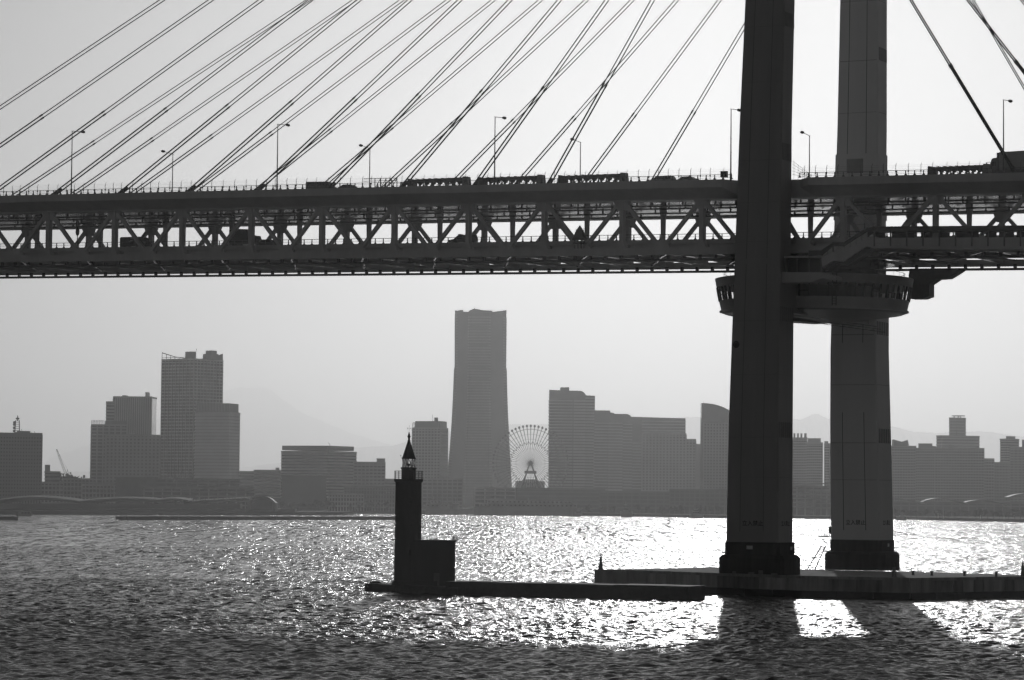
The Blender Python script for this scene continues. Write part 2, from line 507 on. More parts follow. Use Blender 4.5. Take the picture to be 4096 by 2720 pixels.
def text_mesh(s, size):
    cu = bpy.data.curves.new('lettering', 'FONT')
    cu.body, cu.size, cu.align_x, cu.align_y = s, size, 'CENTER', 'CENTER'
    cu.offset = 0.012
    ob = bpy.data.objects.new('lettering', cu)
    COL.objects.link(ob)
    dg = bpy.context.evaluated_depsgraph_get()
    me = bpy.data.meshes.new_from_object(ob.evaluated_get(dg))
    bpy.data.objects.remove(ob)
    bpy.data.curves.remove(cu)
    me.name = 'lettering'
    return me
KANJI = text_mesh('\u7acb\u5165\u7981\u6b62', 1.0)
KANJI.materials.clear()
KANJI.materials.append(M['letter'])
def basis(r, up, loc):
    n = r.cross(up)
    m = Matrix((r, up, n)).transposed().to_4x4()
    m.translation = loc
    return m
UPZ = Vector((0, 0, 1))
for prof, which in ((NEAR, 0), (FAR, 1)):
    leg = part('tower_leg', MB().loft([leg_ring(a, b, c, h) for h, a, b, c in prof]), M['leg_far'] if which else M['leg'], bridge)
    for f in (0.27, 0.72):
        for (ha, hb) in ((11, 30), (30, 47), (47, 58), (59, 83), (83, 105), (105, 150)):
            pa, pb = leg_at(prof, ha), leg_at(prof, hb)
            part('joint_strip', MB().beam(B0((f - .5) * pa[1], pa[0] - 0.01, ha), B0((f - .5) * pb[1], pb[0] - 0.01, hb), 0.11 if which else 0.08, 0.06, BD), M['rail'], leg)
    for h0, h1 in ((27.5, 30.2), (48.0, 50.5), (76.5, 79.5), (100.5, 103.0)):
        vf, w, d = leg_at(prof, (h0 + h1) / 2)
        vf0, w0, d0 = leg_at(prof, h0)
        vf1, w1, d1 = leg_at(prof, h1)
        nrib = 7
        for k in range(nrib):
            a = vf + 0.35 + (d - 0.7) * (k + 0.5) / nrib
            part('panel_rib', MB().beam(B0(w0 / 2 + 0.03, a, h0), B0(w1 / 2 + 0.03, a, h1), 0.5, 0.1, BN), M['rib'], leg)
        part('joint_strip', MB().beam(B0(-w0 / 2 + 0.3, vf0 - 0.01, h0), B0(w0 / 2 - 0.3, vf0 - 0.01, h0), 0.07, 0.05, UPZ), M['rib'], leg)
    for h0 in (20.5, 38.5, 62.0, 69.0, 90.5, 112.0):
        vf0, w0, d0 = leg_at(prof, h0)
        part('joint_strip', MB().beam(B0(-w0 / 2 + 0.3, vf0 - 0.005, h0), B0(w0 / 2 - 0.3, vf0 - 0.005, h0), 0.05, 0.04, UPZ), M['rib'], leg)
        part('joint_strip', MB().beam(B0(w0 / 2 + 0.005, vf0 + 0.3, h0), B0(w0 / 2 + 0.005, vf0 + d0 - 0.3, h0), 0.05, 0.04, UPZ), M['rib'], leg)
    hk = 12.4
    vf, w, d = leg_at(prof, hk)
    inst('lettering', KANJI, basis(BD, UPZ, B0(0.15, vf - 0.03, hk)), leg)
    inst('lettering', KANJI, basis(BN, UPZ, B0(w / 2 + 0.03, vf + d * 0.5, hk)), leg)
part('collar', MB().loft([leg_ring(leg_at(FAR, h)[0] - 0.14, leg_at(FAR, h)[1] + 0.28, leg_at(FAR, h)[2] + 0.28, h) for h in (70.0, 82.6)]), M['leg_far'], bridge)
part('access_door', MB().box(-1.9, 1.4, leg_at(FAR, 80)[0] - 0.16, leg_at(FAR, 80)[0] - 0.2, 73.5, 81.6, B0), M['rib'], bridge)
vf, w, d = leg_at(NEAR, 44)
pu, pw = uvp(2946, 1378, vf)
mb = MB()
mb.loft([[B0(pu + r * cos(a * pi / 6), vf + t, pw + r * sin(a * pi / 6)) for a in range(12)] for r, t in ((0.62, 0.1), (0.62, -0.1), (0.45, -0.12), (0.4, -0.04))])
part('porthole', mb, M['dark'], bridge)
part('cross_beam', MB().box(-3.2, 3.2, -1.2, 41.6, 49.9, 56.0, B0), M['leg'], bridge)
part('cross_beam', MB().box(-2.4, 2.4, 3.5, 44.0, 170.0, 177.0, B0), M['leg'], bridge)
part('catwalk', MB().prism([uvp(3174, 1270, -5.0), uvp(3284, 1287, -5.0), uvp(3284, 1292, -5.0), uvp(3174, 1284, -5.0)], -5.4, -4.4, lambda a, b, t: B0(a, t, b)), M['dark'], bridge)
for k in range(3):
    part('catwalk_cable', MB().tube(B0(4.5 + 0.8 * k, -1.5, 49.3 - 0.55 * k), B0(4.5 + 0.8 * k, 41.5, 49.5 - 0.55 * k), 0.06, 5), M['dark'], bridge)

# round lounge between the legs, below the lower deck
LC = B0(0, 20.2, 0)
R3 = [(17.0, 51.2), (17.42, 53.0), (17.9, 55.5), (18.2, 57.1)]
mb = MB()
mb.lathe([(16.6, 50.85), (17.05, 50.9), (17.35, 51.0), (17.35, 51.2), (17.0, 51.22), (17.42, 53.0), (17.1, 53.0), (12.0, 52.9), (0.5, 52.9)], LC, 64)
lounge = part('lounge', mb, M['steel'], bridge, False)
part('underside', MB().lathe([(0.5, 48.9), (9.0, 49.6), (16.2, 50.6), (16.9, 50.88), (16.5, 51.0), (0.5, 51.0)], LC, 64), M['rail'], lounge)
mb = MB().lathe([(0.5, 55.6), (17.5, 55.5), (17.9, 55.5), (18.2, 57.1), (17.9, 57.15), (17.7, 56.8), (0.5, 57.0)], LC, 64)
part('parapet', mb, M['steel'], lounge)
part('core', MB().lathe([(11.5, 52.9), (11.5, 55.6)], LC, 24), M['dark'], lounge)
part('upper_storey', MB().lathe([(13.2, 56.9), (13.2, 59.6), (14.8, 59.7), (14.8, 60.2), (0.5, 60.3)], LC, 32), M['glass'], lounge)
NP = 64
pane_me, mul_me = [], None
a = 2 * pi / NP
pm = MB().add([(17.36, -17.36 * tan(a / 2) * .9, 0.02), (17.36, 17.36 * tan(a / 2) * .9, 0.02), (17.82, 17.82 * tan(a / 2) * .9, 2.48), (17.82, -17.82 * tan(a / 2) * .9, 2.48)], [(0, 1, 2, 3)]).mesh('window_pane', M['clear'])
mm = MB().beam((17.4, 0, 0), (17.86, 0, 2.5), 0.34, 0.3, (0, 1, 0)).mesh('mullion', M['dark'])
m2 = MB().beam((17.62, -17.6 * tan(a / 2), 1.0), (17.62, 17.6 * tan(a / 2), 1.0), 0.12, 0.12, (0, 0, 1)).mesh('glazing_bar', M['dark'])
for k in range(NP):
    Mx = Matrix.Translation(LC + Vector((0, 0, 53.0))) @ Matrix.Rotation(a * k, 4, 'Z')
    inst('window_pane', pm, Mx, lounge)
    inst('mullion', mm, Mx @ Matrix.Rotation(a / 2, 4, 'Z'), lounge)
    if k % 2 == 0:
        inst('glazing_bar', m2, Mx, lounge)
lad = MB()
for dx in (-0.35, 0.35):
    lad.tube(LC + Vector((dx + 1.9, -17.55, 51.3)), LC + Vector((dx + 1.9, -18.5, 58.2)), 0.07, 5)
for k in range(14):
    z = 51.6 + 0.48 * k
    y = -17.55 - 0.95 * (z - 51.3) / 6.9
    lad.tube(LC + Vector((1.55, y, z)), LC + Vector((2.25, y, z)), 0.05, 4)
part('ladder', lad, M['dark'], lounge)
rr = MB()
for k in range(40):
    q0, q1 = 2 * pi * k / 40, 2 * pi * (k + 1) / 40
    rr.tube(LC + Vector((16.6 * cos(q0), 16.6 * sin(q0), 58.1)), LC + Vector((16.6 * cos(q1), 16.6 * sin(q1), 58.1)), 0.05, 4)
    rr.tube(LC + Vector((16.6 * cos(q0), 16.6 * sin(q0), 56.9)), LC + Vector((16.6 * cos(q0), 16.6 * sin(q0), 58.1)), 0.04, 4)
part('roof_railing', rr, M['rail'], lounge)

# enclosed walkway beside the lower deck, its stair and the entrance box at the near leg
WF, WB = -6.5, -3.4
def wall(name, px, mat, v0=WF, v1=WB, parent=bridge):
    return part(name, MB().prism([uvp(x, y, v0) for x, y in px], v0, v1, lambda a_, b_, t: B0(a_, t, b_)), mat, parent)
walk = wall('walkway_floor', [(3492, 979), (4260, 976), (4260, 993), (3492, 992)], M['steel'])
wall('parapet', [(3490, 951), (4260, 948), (4260, 975), (3490, 978)], M['steel'], WF + 0.05, WF + 0.25, walk)
wall('parapet', [(3490, 951), (4260, 948), (4260, 975), (3490, 978)], M['steel'], WB - 0.25, WB - 0.05, walk)
wall('walkway_roof', [(3490, 906), (4260, 900), (4260, 920), (3490, 926)], M['dark'], WF - 0.2, WB + 0.2, walk)
for x in range(3494, 4240, 65):
    wall('post', [(x, 910), (x + 6, 910), (x + 6, 985), (x, 985)], M['rail'], WF - 0.02, WF + 0.12, walk)
    wall('post', [(x, 910), (x + 6, 910), (x + 6, 985), (x, 985)], M['rail'], WB - 0.12, WB + 0.02, walk)
x = 3496
while x < 4240:
    w_ = rnd.choice((30, 45, 60, 75, 90))
    wall('back_panel', [(x, 918), (x + w_, 918), (x + w_, 955), (x, 955)], M['dark'], WB - 0.1, WB - 0.02, walk)
    x += w_ + rnd.choice((10, 18, 26))
wall('roof_hatch', [(3798, 903), (3815, 903), (3815, 907), (3798, 907)], M['rail'], -5.0, -4.6, walk)
stair = wall('stair_flight', [(3469, 950), (3492, 944), (3492, 989), (3465, 985), (3375, 1044), (3331, 1044), (3290, 1070), (3284, 1030), (3331, 1007), (3375, 1007)], M['steel'])
wall('stair_roof', [(3494, 907), (3469, 909), (3376, 968), (3331, 969.5), (3284, 1001), (3234, 1002), (3234, 1024), (3286, 1022), (3333, 984), (3378, 983), (3471, 924), (3494, 922)], M['dark'], WF - 0.15, WB + 0.15, stair)
for (x0, y0, x1, y1, z0, z1) in ((3378, 984, 3400, 970, 1006, 992), (3402, 969, 3423, 955, 991, 977), (3425, 954, 3446, 941, 976, 963), (3448, 940, 3469, 926, 962, 949), (3290, 1019, 3308, 1006, 1026, 1017), (3310, 1004, 3329, 990, 1016, 1007), (3335, 985, 3352, 985, 1006, 1006), (3354, 985, 3374, 985, 1006, 1006)):
    wall('side_panel', [(x0, y0), (x1, y1), (x1, z1), (x0, z0)], M['steel'], WF + 0.12, WF + 0.2, stair)
wall('stair_soffit', [(3488, 992), (3465, 986), (3376, 1046), (3332, 1046), (3292, 1071), (3300, 1086), (3345, 1058), (3390, 1058), (3480, 1003)], M['dark'], WF + 0.6, WB, stair)
box_ = wall('entrance_floor', [(3118, 1088), (3118, 1131), (3244, 1128), (3290, 1113), (3343, 1119), (3343, 1105), (3287, 1089)], M['steel'])
wall('header_beam', [(3137, 1024), (3286, 1022), (3286, 1030), (3137, 1031)], M['steel'], WF, WB, box_)
for x in (3138, 3186, 3234, 3281):
    wall('post', [(x, 1030), (x + 5, 1030), (x + 5, 1089), (x, 1089)], M['rail'], WF, WF + 0.2, box_)
wall('back_wall', [(3140, 1030), (3284, 1030), (3284, 1089), (3140, 1089)], M['dark'], WB - 0.2, WB, box_)
wall('exit_stair', [(3852, 1072), (3830, 1088), (3789, 1113), (3746, 1116), (3716, 1136), (3716, 1185), (3690, 1195), (3640, 1195), (3634, 1100), (3640, 1074)], M['dark'], 41.0, 44.0)
for (x0, x1, y0, y1) in ((3712, 3716, 1128, 1153), (3650, 3653, 1100, 1130), (3672, 3675, 1100, 1130)):
    wall('post', [(x0, y0), (x1, y0), (x1, y1), (x0, y1)], M['rail'], 41.2, 41.4)
# caged stair on the deck beside the near leg
cs = MB()
for k in range(5):
    cs.tube(B(4.9, -3.2, 74.2 + 0.6 * k), B(8.6, -3.2, 73.4 + 0.12 * k), 0.035, 4)
for k in range(4):
    cs.tube(B(5.2 + 0.8 * k, -3.2, 73.3), B(5.2 + 0.8 * k, -3.2, 76.6 - 0.75 * k), 0.035, 4)
part('caged_stair', cs, M['rail'], bridge)
part('junction_box', MB().box(-8.6, -7.4, -3.9, -3.2, 73.9, 75.0, B), M['dark'], bridge)

# ------------------------------------------------------------------ lamps on the upper deck
def lamp_post(u, v, sgn, label):
    base = B(u, v, 73.2)
    o = thing('lamp_post', label, 'street lamp', tuple(base), 'lamp posts on the upper deck')
    top = base + Vector((0, 0, 12.9))
    part('pole', MB().tube(base, top, 0.14, 8, 0.075).tube(base, base + Vector((0, 0, 1.4)), 0.2, 8, 0.18), M['rail'], o)
    tip = top + BN * (3.5 * sgn) + Vector((0, 0, 0.25 * 1))
    part('arm', MB().tube(top - BN * (0.3 * sgn), tip, 0.06, 6), M['rail'], o)
    hd = MB()
    c = tip + BN * (0.35 * sgn)
    hd.loft([[c + BN * (sgn * x) + BD * (r * cos(k * pi / 4)) + Vector((0, 0, 0.75 * r * sin(k * pi / 4))) for k in range(8)] for x, r in ((-0.75, 0.1), (-0.4, 0.34), (0.15, 0.38), (0.6, 0.12))])
    part('lamp_head', hd, M['dark'], o)
for x, y, v, s, l in ((285, 775, -3.6, 1, 'tall lamp post on the near deck edge, farthest left in the picture'),
                      (1108, 757, -3.6, 1, 'tall near-side lamp post left of the long dark minivan'),
                      (1978, 738, -3.6, 1, 'tall near-side lamp post rising from the second open-framed screen'),
                      (2923, 716, -3.6, 1, 'tall near-side lamp post just left of the near tower leg'),
                      (4014, 690, -3.6, 1, 'tall near-side lamp post beside the truck at the right edge'),
                      (688, 845, 40.6, -1, 'far-side lamp post left of centre, arm pointing left, farthest left of its row'),
                      (1477, 830, 40.6, -1, 'far-side lamp post where two cable pairs cross beyond the dark minivan'),
                      (2320, 812, 40.6, -1, 'far-side lamp post behind the third open-framed screen'),
                      (3237, 795, 40.6, -1, 'far-side lamp post standing between the two tower legs')):
    lamp_post(uvp(x, y, v)[0], v, s, l)

# ------------------------------------------------------------------ vehicles and fittings on the decks
def vehicle(name, label, cat, px, py, v, base, facing, prof, width, wheels, wr, mat, windows=(), extra=(), group=None, end='rear'):
    """px,py: picture point of one end, only used to find the place along the deck; prof: side view, x forward."""
    u = uvp(px, py, v)[0]
    z0 = base + grade(u, v)
    o = thing(name, label, cat, tuple(B0(u, v, z0)), group)
    def T(a, b, t):
        return B0(u + facing * a, v + t, z0 + b)
    part('body', MB().prism(prof, -width / 2, width / 2, T), mat, o)
    for x in wheels:
        for s in (-1, 1):
            w_ = MB()
            w_.loft([[T(x + r * cos(k * pi / 6), wr + r * sin(k * pi / 6), s * (width / 2 - 0.12) + t) for k in range(12)] for r, t in ((wr, -0.11), (wr, 0.11), (wr * 0.6, 0.14))])
            part('wheel', w_, M['tyre'], o)
    for poly in windows:
        for s in (-1, 1):
            part('window', MB().prism(poly, s * (width / 2 + 0.002), s * (width / 2 + 0.02), T), M['glass'], o)
    for nm, poly, t0, t1, m_ in extra:
        part(nm, MB().prism(poly, t0, t1, T), m_, o)
    return o
SEDAN = [(-2.2, 0.35), (2.2, 0.35), (2.25, 0.75), (1.2, 0.95), (0.55, 1.42), (-1.1, 1.45), (-1.75, 1.02), (-2.25, 0.98)]
SEDW = [[(0.95, 0.98), (0.48, 1.35), (-0.25, 1.37), (-0.25, 0.98)], [(-0.35, 0.98), (-0.35, 1.37), (-1.0, 1.37), (-1.45, 1.0)]]
VANP = [(-2.9, 0.4), (2.9, 0.4), (2.95, 1.0), (2.3, 1.35), (1.75, 2.05), (-2.8, 2.15), (-2.95, 1.9)]
VANW = [[(2.05, 1.3), (1.65, 1.9), (0.8, 1.92), (0.8, 1.3)], [(0.6, 1.3), (0.6, 1.92), (-0.8, 1.95), (-0.8, 1.3)], [(-1.0, 1.3), (-1.0, 1.95), (-2.6, 1.95), (-2.6, 1.3)]]
MINI = [(-3.1, 0.4), (3.05, 0.4), (3.1, 1.1), (2.75, 1.35), (2.35, 2.15), (2.0, 2.3), (-2.85, 2.35), (-3.1, 2.1)]
MINW = [[(2.5, 1.4), (2.2, 2.0), (1.55, 2.05), (1.55, 1.4)], [(0.2, 1.4), (0.2, 2.0), (-0.9, 2.0), (-0.9, 1.4)], [(1.35, 1.4), (1.35, 2.05), (0.5, 2.05), (0.5, 1.4)]]
ROAD_U, ROAD_L = 73.22, 63.205
vehicle('minivan', 'long dark minivan on the upper deck, left of the open-framed screens', 'van', 1285, 745, 1.5, ROAD_U, 1, VANP, 1.9, (-1.9, 1.9), 0.34, M['truck'], VANW)
vehicle('sedan', 'dark sedan just ahead of the long minivan on the upper deck', 'car', 1400, 742, 1.5, ROAD_U, 1, SEDAN, 1.75, (-1.4, 1.4), 0.31, M['truck'], SEDW)
vehicle('sedan', 'pale low car on the upper deck right of the third screen', 'car', 2645, 722, 1.2, ROAD_U, -1, [(-2.6, 0.35), (2.6, 0.35), (2.65, 0.8), (1.5, 1.0), (0.7, 1.6), (-2.2, 1.65), (-2.6, 1.1)], 1.8, (-1.6, 1.6), 0.33, M['car'], [[(1.2, 1.02), (0.65, 1.5), (-0.3, 1.53), (-0.3, 1.02)], [(-0.45, 1.02), (-0.45, 1.53), (-2.0, 1.55), (-2.2, 1.05)]])
vehicle('sedan', 'small pale sedan on the upper deck near the tower leg', 'car', 2745, 720, 1.2, ROAD_U, -1, SEDAN, 1.75, (-1.4, 1.4), 0.31, M['car'], SEDW)
# lorry at the right edge
TRK = [(-9.0, 0.5), (1.2, 0.5), (1.25, 1.5), (1.1, 2.1), (0.75, 3.15), (0.3, 3.3), (-0.5, 3.3), (-0.5, 1.1), (-9.0, 1.1)]
vehicle('lorry', 'big box lorry facing left at the right edge of the upper deck', 'truck', 3992, 690, 0.6, ROAD_U, -1, TRK, 2.4, (0.1, -6.2, -7.3), 0.5, M['truck'],
        [[(1.0, 1.95), (0.7, 2.6), (0.05, 2.65), (0.05, 1.9)]],
        [('cargo_box', [(-9.0, 1.15), (-0.6, 1.15), (-0.6, 4.25), (-9.0, 4.4)], -1.2, 1.2, M['car']), ('refrigeration_unit', [(-0.58, 2.6), (-0.05, 2.6), (-0.05, 4.2), (-0.58, 4.2)], -0.9, 0.9, M['dark']),
         ('mirror', [(1.5, 1.9), (1.65, 1.9), (1.65, 2.5), (1.5, 2.5)], -1.5, -1.35, M['dark']), ('mirror_arm', [(0.9, 2.5), (1.65, 2.5), (1.65, 2.55), (0.9, 2.57)], -1.45, -1.4, M['dark'])])
# lower deck
vehicle('minibus', 'dark minibus on the lower deck at the left, windows lit from behind', 'bus', 542, 990, 5.2, ROAD_L, 1, MINI, 2.0, (-2.0, 2.0), 0.36, M['truck'], MINW)
vehicle('lorry', 'black box lorry on the lower deck behind the fourth truss upright', 'truck', 985, 985, 5.2, ROAD_L, 1, [(-3.2, 0.5), (2.9, 0.5), (2.95, 1.3), (2.6, 2.2), (1.2, 2.2), (1.2, 0.9), (-3.2, 0.9)], 2.2, (-2.1, 1.9), 0.42, M['truck'],
        [[(2.7, 1.4), (2.45, 2.05), (1.7, 2.05), (1.7, 1.4)]], [('cargo_box', [(-3.3, 0.95), (0.9, 0.95), (0.9, 3.45), (-1.6, 3.6), (-3.3, 3.4)], -1.1, 1.1, M['dark'])])
vehicle('sedan', 'dark sedan in front of the black box lorry on the lower deck', 'car', 1075, 985, 5.2, ROAD_L, 1, SEDAN, 1.75, (-1.4, 1.4), 0.31, M['truck'], SEDW)
vehicle('patrol_car', 'dark estate car with a roof light bar on the lower deck at mid span', 'car', 1852, 968, 5.2, ROAD_L, -1, [(-2.7, 0.4), (2.6, 0.4), (2.7, 0.85), (1.6, 1.0), (0.8, 1.6), (-0.9, 1.75), (-2.5, 1.75), (-2.75, 1.0)], 1.85, (-1.7, 1.7), 0.36, M['truck'],
        [[(1.3, 1.02), (0.75, 1.5), (-0.2, 1.55), (-0.2, 1.02)]], [('light_bar', [(0.1, 1.7), (0.9, 1.66), (0.7, 1.95), (0.2, 1.95)], -0.6, 0.6, M['dark'])])

# long open-framed screens standing along the near edge of the upper deck
def open_screen(x0, x1, label):
    v = -2.9
    u0, u1 = uvp(x0, 725, v)[0], uvp(x1, 725, v)[0]
    o = thing('open_screen', label, 'roadside screen', tuple(B(u0, v, 73.2)), 'open-framed screens along the upper deck')
    L = u1 - u0
    def T(a, b, c):
        return B(u0 + a, v + b, 73.2 + c * 0.6)
    part('end_block', MB().prism([(0, 0), (1.6, 0), (1.6, 2.75), (0.1, 3.1)], -0.6, 0.6, lambda a, b, t: T(a, t, b)), M['truck'], o)
    part('end_panel', MB().prism([(L - 1.6, 0), (L, 0), (L - 0.25, 3.3), (L - 1.3, 3.4)], -0.6, 0.6, lambda a, b, t: T(a, t, b)), M['car'], o)
    part('top_beam', MB().prism([(1.6, 2.0), (L - 1.3, 2.05), (L - 1.3, 3.05), (1.6, 2.8)], -0.5, 0.5, lambda a, b, t: T(a, t, b)), M['truck'], o)
    part('bottom_rail', MB().box(1.6, L - 1.5, -0.4, 0.4, 0.0, 0.5, T), M['dark'], o)
    n = 7
    for k in range(n):
        a = 1.6 + (L - 3.3) * (k + 0.6) / n
        part('post', MB().box(a - 0.12, a + 0.12, -0.3, 0.3, 0.3, 2.1, T), M['dark'], o)
        part('bracket', MB().prism([(a - 0.7, 2.05), (a + 0.55, 2.05), (a + 0.35, 1.35), (a + 0.05, 1.1)], -0.45, 0.45, lambda p, q, t: T(p, t, q)), M['dark'], o)
        part('awning', MB().prism([(a - 0.7, 2.95), (a + 0.5, 2.6), (a + 0.55, 2.7), (a - 0.65, 3.12)], -0.75, -0.45, lambda p, q, t: T(p, t, q)), M['roofmetal'], o)
        if k < n - 1:
            b = a + 0.9
            part('stay_rod', MB().tube(T(b - 0.3, 0, 0.3), T(b + 0.3, 0, 1.6), 0.06, 5), M['dark'], o)
open_screen(1634, 1881, 'open-framed dark screen farthest left of the three together on the upper deck')
open_screen(1914, 2180, 'open-framed dark screen in the middle of the three together on the upper deck')
open_screen(2236, 2512, 'open-framed dark screen farthest right of the three, nearest the tower')
open_screen(3713, 3966, 'open-framed dark screen on its own just ahead of the big lorry')
# lattice gantry left of the screens
g = thing('steel_gantry', 'low lattice steel frame on the upper deck left of the first screen', 'frame', tuple(B(uvp(1500, 742, -2.9)[0], -2.9, 73.2)))
ua, ub = uvp(1500, 735, -2.9)[0], uvp(1588, 735, -2.9)[0]
for k in range(5):
    a = ua + (ub - ua) * k / 4
    part('post', MB().box(a - 0.06, a + 0.06, -3.0, -2.85, 73.2, 75.3, B), M['dark'], g)
    if k < 4:
        b = ua + (ub - ua) * (k + 1) / 4
        part('brace', MB().tube(B(a, -2.9, 73.4), B(b, -2.9, 75.2), 0.06, 5), M['dark'], g)
for z in (75.2, 74.75):
    part('rail', MB().box(ua - 2.5, ub, -2.98, -2.86, z, z + 0.1, B), M['dark'], g)
# signal mast and sheeted pyramid at the lower deck
u = uvp(309, 1000, 2.6)[0]
o = thing('signal_mast', 'thin mast with two black oval marks at the left end of the lower deck', 'signal', tuple(B(u, 2.6, 63.2)))
part('mast', MB().tube(B(u, 2.6, 62.6), B(u, 2.6, 67.9), 0.1, 6), M['dark'], o)
for z in (67.6, 69.15):
    mbd = MB()
    c = B(u, 2.6, z - 1.0)
    mbd.loft([[c + BD * (0.42 * r * cos(k * pi / 6)) + Vector((0, 0, 0.85 * r * sin(k * pi / 6))) + BN * t for k in range(12)] for r, t in ((0.5, -0.22), (1, -0.1), (1, 0.1), (0.5, 0.22))])
    part('oval_mark', mbd, M['dark'], o)
u = uvp(2319, 946, -0.9)[0]
zb = 63.25
o = thing('sheeted_stack', 'dark pyramid-shaped sheeted stack on a stand at mid truss', 'covered stack', tuple(B(u, -0.9, 61.7)))
r = MB()
r.loft([[B(u + a * s, -0.9 + b * s, zb + z) for a, b in ((-1.3, -0.6), (1.3, -0.6), (1.3, 0.6), (-1.3, 0.6))] for s, z in ((1.0, 0), (0.95, 0.2), (0.62, 1.3), (0.5, 1.7), (0.02, 2.75))])
part('sheet', r, M['dark'], o)
for a in (-0.95, -0.3, 0.35, 0.95):
    part('leg', MB().box(u + a - 0.07, u + a + 0.07, -1.1, -0.9, 61.68, zb, B), M['dark'], o)
part('stand', MB().box(u - 1.2, u + 1.2, -1.3, -0.5, 62.55, 62.75, B), M['dark'], o)
for a, h in ((-0.75, 2.1), (0.8, 2.15)):
    part('antenna', MB().tube(B(u + a, -0.9, zb), B(u + a, -0.9, zb + h), 0.05, 5), M['dark'], o)

# ------------------------------------------------------------------ bridge pier in the water
PZ = 3.5
front = [gnd(x, y, PZ) for x, y in ((2378, 2281), (2600, 2286), (2870, 2296), (3207, 2307), (3640, 2316), (4096, 2309), (4300, 2304))]
back = [gnd(x, y, PZ) for x, y in ((4300, 2296), (4096, 2300), (3640, 2287), (3207, 2277), (2860, 2269), (2600, 2275), (2381, 2279))]
pier = thing('bridge_pier', 'wide low concrete pier under the two tower legs', 'pier', (front[3].x, front[3].y + 15, 0))
n = len(front) + len(back)
ring = front + back
mb = MB()
mb.add([(p.x, p.y, -2) for p in ring] + [(p.x, p.y, PZ) for p in ring], [tuple(range(n, 2 * n))] + [(i, (i + 1) % n, n + (i + 1) % n, n + i) for i in range(n)])
part('platform', mb, M['concrete'], pier)
def along(pts, d0, depth, z0, z1, gap, name, mat, proud=0.12):
    for a, b in zip(pts, pts[1:]):
        d = (b - a)
        L = d.length
        d = d / L
        nrm = Vector((d.y, -d.x, 0))
        k = max(1, round(L / gap))
        for i in range(k):
            p, q = a + d * (L * i / k + 0.05), a + d * (L * (i + 1) / k - 0.05)
            o_ = rnd.uniform(0.6, 1.2) * proud
            m_ = MB()
            m_.loft([[e + nrm * o_ + Vector((0, 0, z0 - PZ)), e + nrm * o_ + Vector((0, 0, z1 - PZ)), e - nrm * depth + Vector((0, 0, z1 - PZ)), e - nrm * depth + Vector((0, 0, z0 - PZ))] for e in (p, q)])
            part(name, m_, rnd.choice((mat, M['concrete_b'], M['concrete_c'])) if name == 'wall_panel' else mat, pier)
along([front[4], front[5], front[6]], 0, 0.3, 0.4, PZ - 0.35, 2.6, 'wall_panel', M['concrete'], 0.14)
along(front[:5], 0, 0.3, 0.9, PZ - 0.3, 5.2, 'wall_panel', M['concrete'], 0.08)
along(front, 0, 0.4, PZ - 0.25, PZ + 0.18, 6.0, 'coping_stone', M['concrete'], 0.18)
along(front, 0, 0.3, -0.8, 1.15, 6.0, 'wet_plinth', M['rock'], 0.3)
def pedestal(vc, name='pedestal'):
    def rect(w, d, h):
        c = 0.5
        x, y = w / 2, d / 2
        return [B0(a, vc + b, h) for a, b in ((-x + c, -y), (x - c, -y), (x, -y + c), (x, y - c), (x - c, y), (-x + c, y), (-x, y - c), (-x, -y + c))]
    m_ = MB()
    m_.loft([rect(12.2, 8.8, PZ - 0.1), rect(12.2, 8.8, 6.35), rect(11.5, 8.3, 6.85), rect(10.4, 7.9, 7.0), rect(10.4, 7.9, 9.15)])
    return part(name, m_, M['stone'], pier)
pn, pf = pedestal(-5.55), pedestal(46.0)
def plate(v, x, y, w, h, side, mat, par):
    if side:
        uu = 5.2 + 0.03
        part('notice_plate', MB().box(uu, uu + 0.03, v, v + w, y - h / 2, y + h / 2, B0), mat, par)
    else:
        part('notice_plate', MB().box(x - w / 2, x + w / 2, v - 0.05, v - 0.02, y - h / 2, y + h / 2, B0), mat, par)
plate(-9.5, -0.3, 8.25, 1.15, 0.65, 0, M['white'], pn)
plate(-4.2, 0, 8.1, 0.9, 0.6, 1, M['white'], pn)
plate(45.6, 0, 8.2, 0.9, 0.6, 1, M['white'], pf)
bl = MB().box(-6.9, -5.15, -6.5, -4.5, 7.1, 7.35, B0)
for a in (-6.8, -6.2, -5.5):
    bl.tube(B0(a, -6.4, 7.3), B0(a, -6.4, 8.5), 0.05, 4)
bl.tube(B0(-6.85, -6.4, 8.4), B0(-5.2, -6.4, 8.4), 0.05, 4)
bl.tube(B0(-6.85, -6.4, 7.9), B0(-5.2, -6.4, 7.9), 0.04, 4)
part('inspection_balcony', bl, M['dark'], pier)
bl = MB().box(-7.1, -5.15, 41.0, 43.0, 9.6, 9.8, B0).box(-6.2, -5.2, 41.2, 42.6, 6.85, 7.0, B0)
for a in (-7.0, -6.4, -5.8):
    bl.tube(B0(a, 41.1, 9.8), B0(a, 41.1, 11.2), 0.05, 4)
for a in (-6.1, -5.5):
    bl.tube(B0(a, 41.1, 7.0), B0(a, 41.1, 8.2), 0.05, 4)
bl.tube(B0(-5.2, 41.5, 8.2), B0(-6.9, 41.5, 9.6), 0.09, 5)
part('inspection_balcony', bl, M['dark'], pier)
ld = MB()
for dv in (40.9, 41.7):
    ld.tube(B0(-9.2 + (dv - 40.9) * 1.6, dv, PZ), B0(-6.3 + (dv - 40.9) * 0.6, dv, 7.9), 0.12, 5)
for k in range(9):
    t = (k + 0.5) / 9
    ld.tube(B0(-9.2 + 2.9 * t, 40.9, PZ + 4.4 * t), B0(-7.9 + 2.1 * t, 41.7, PZ + 4.4 * t), 0.07, 4)
part('ladder', ld, M['dark'], pier)
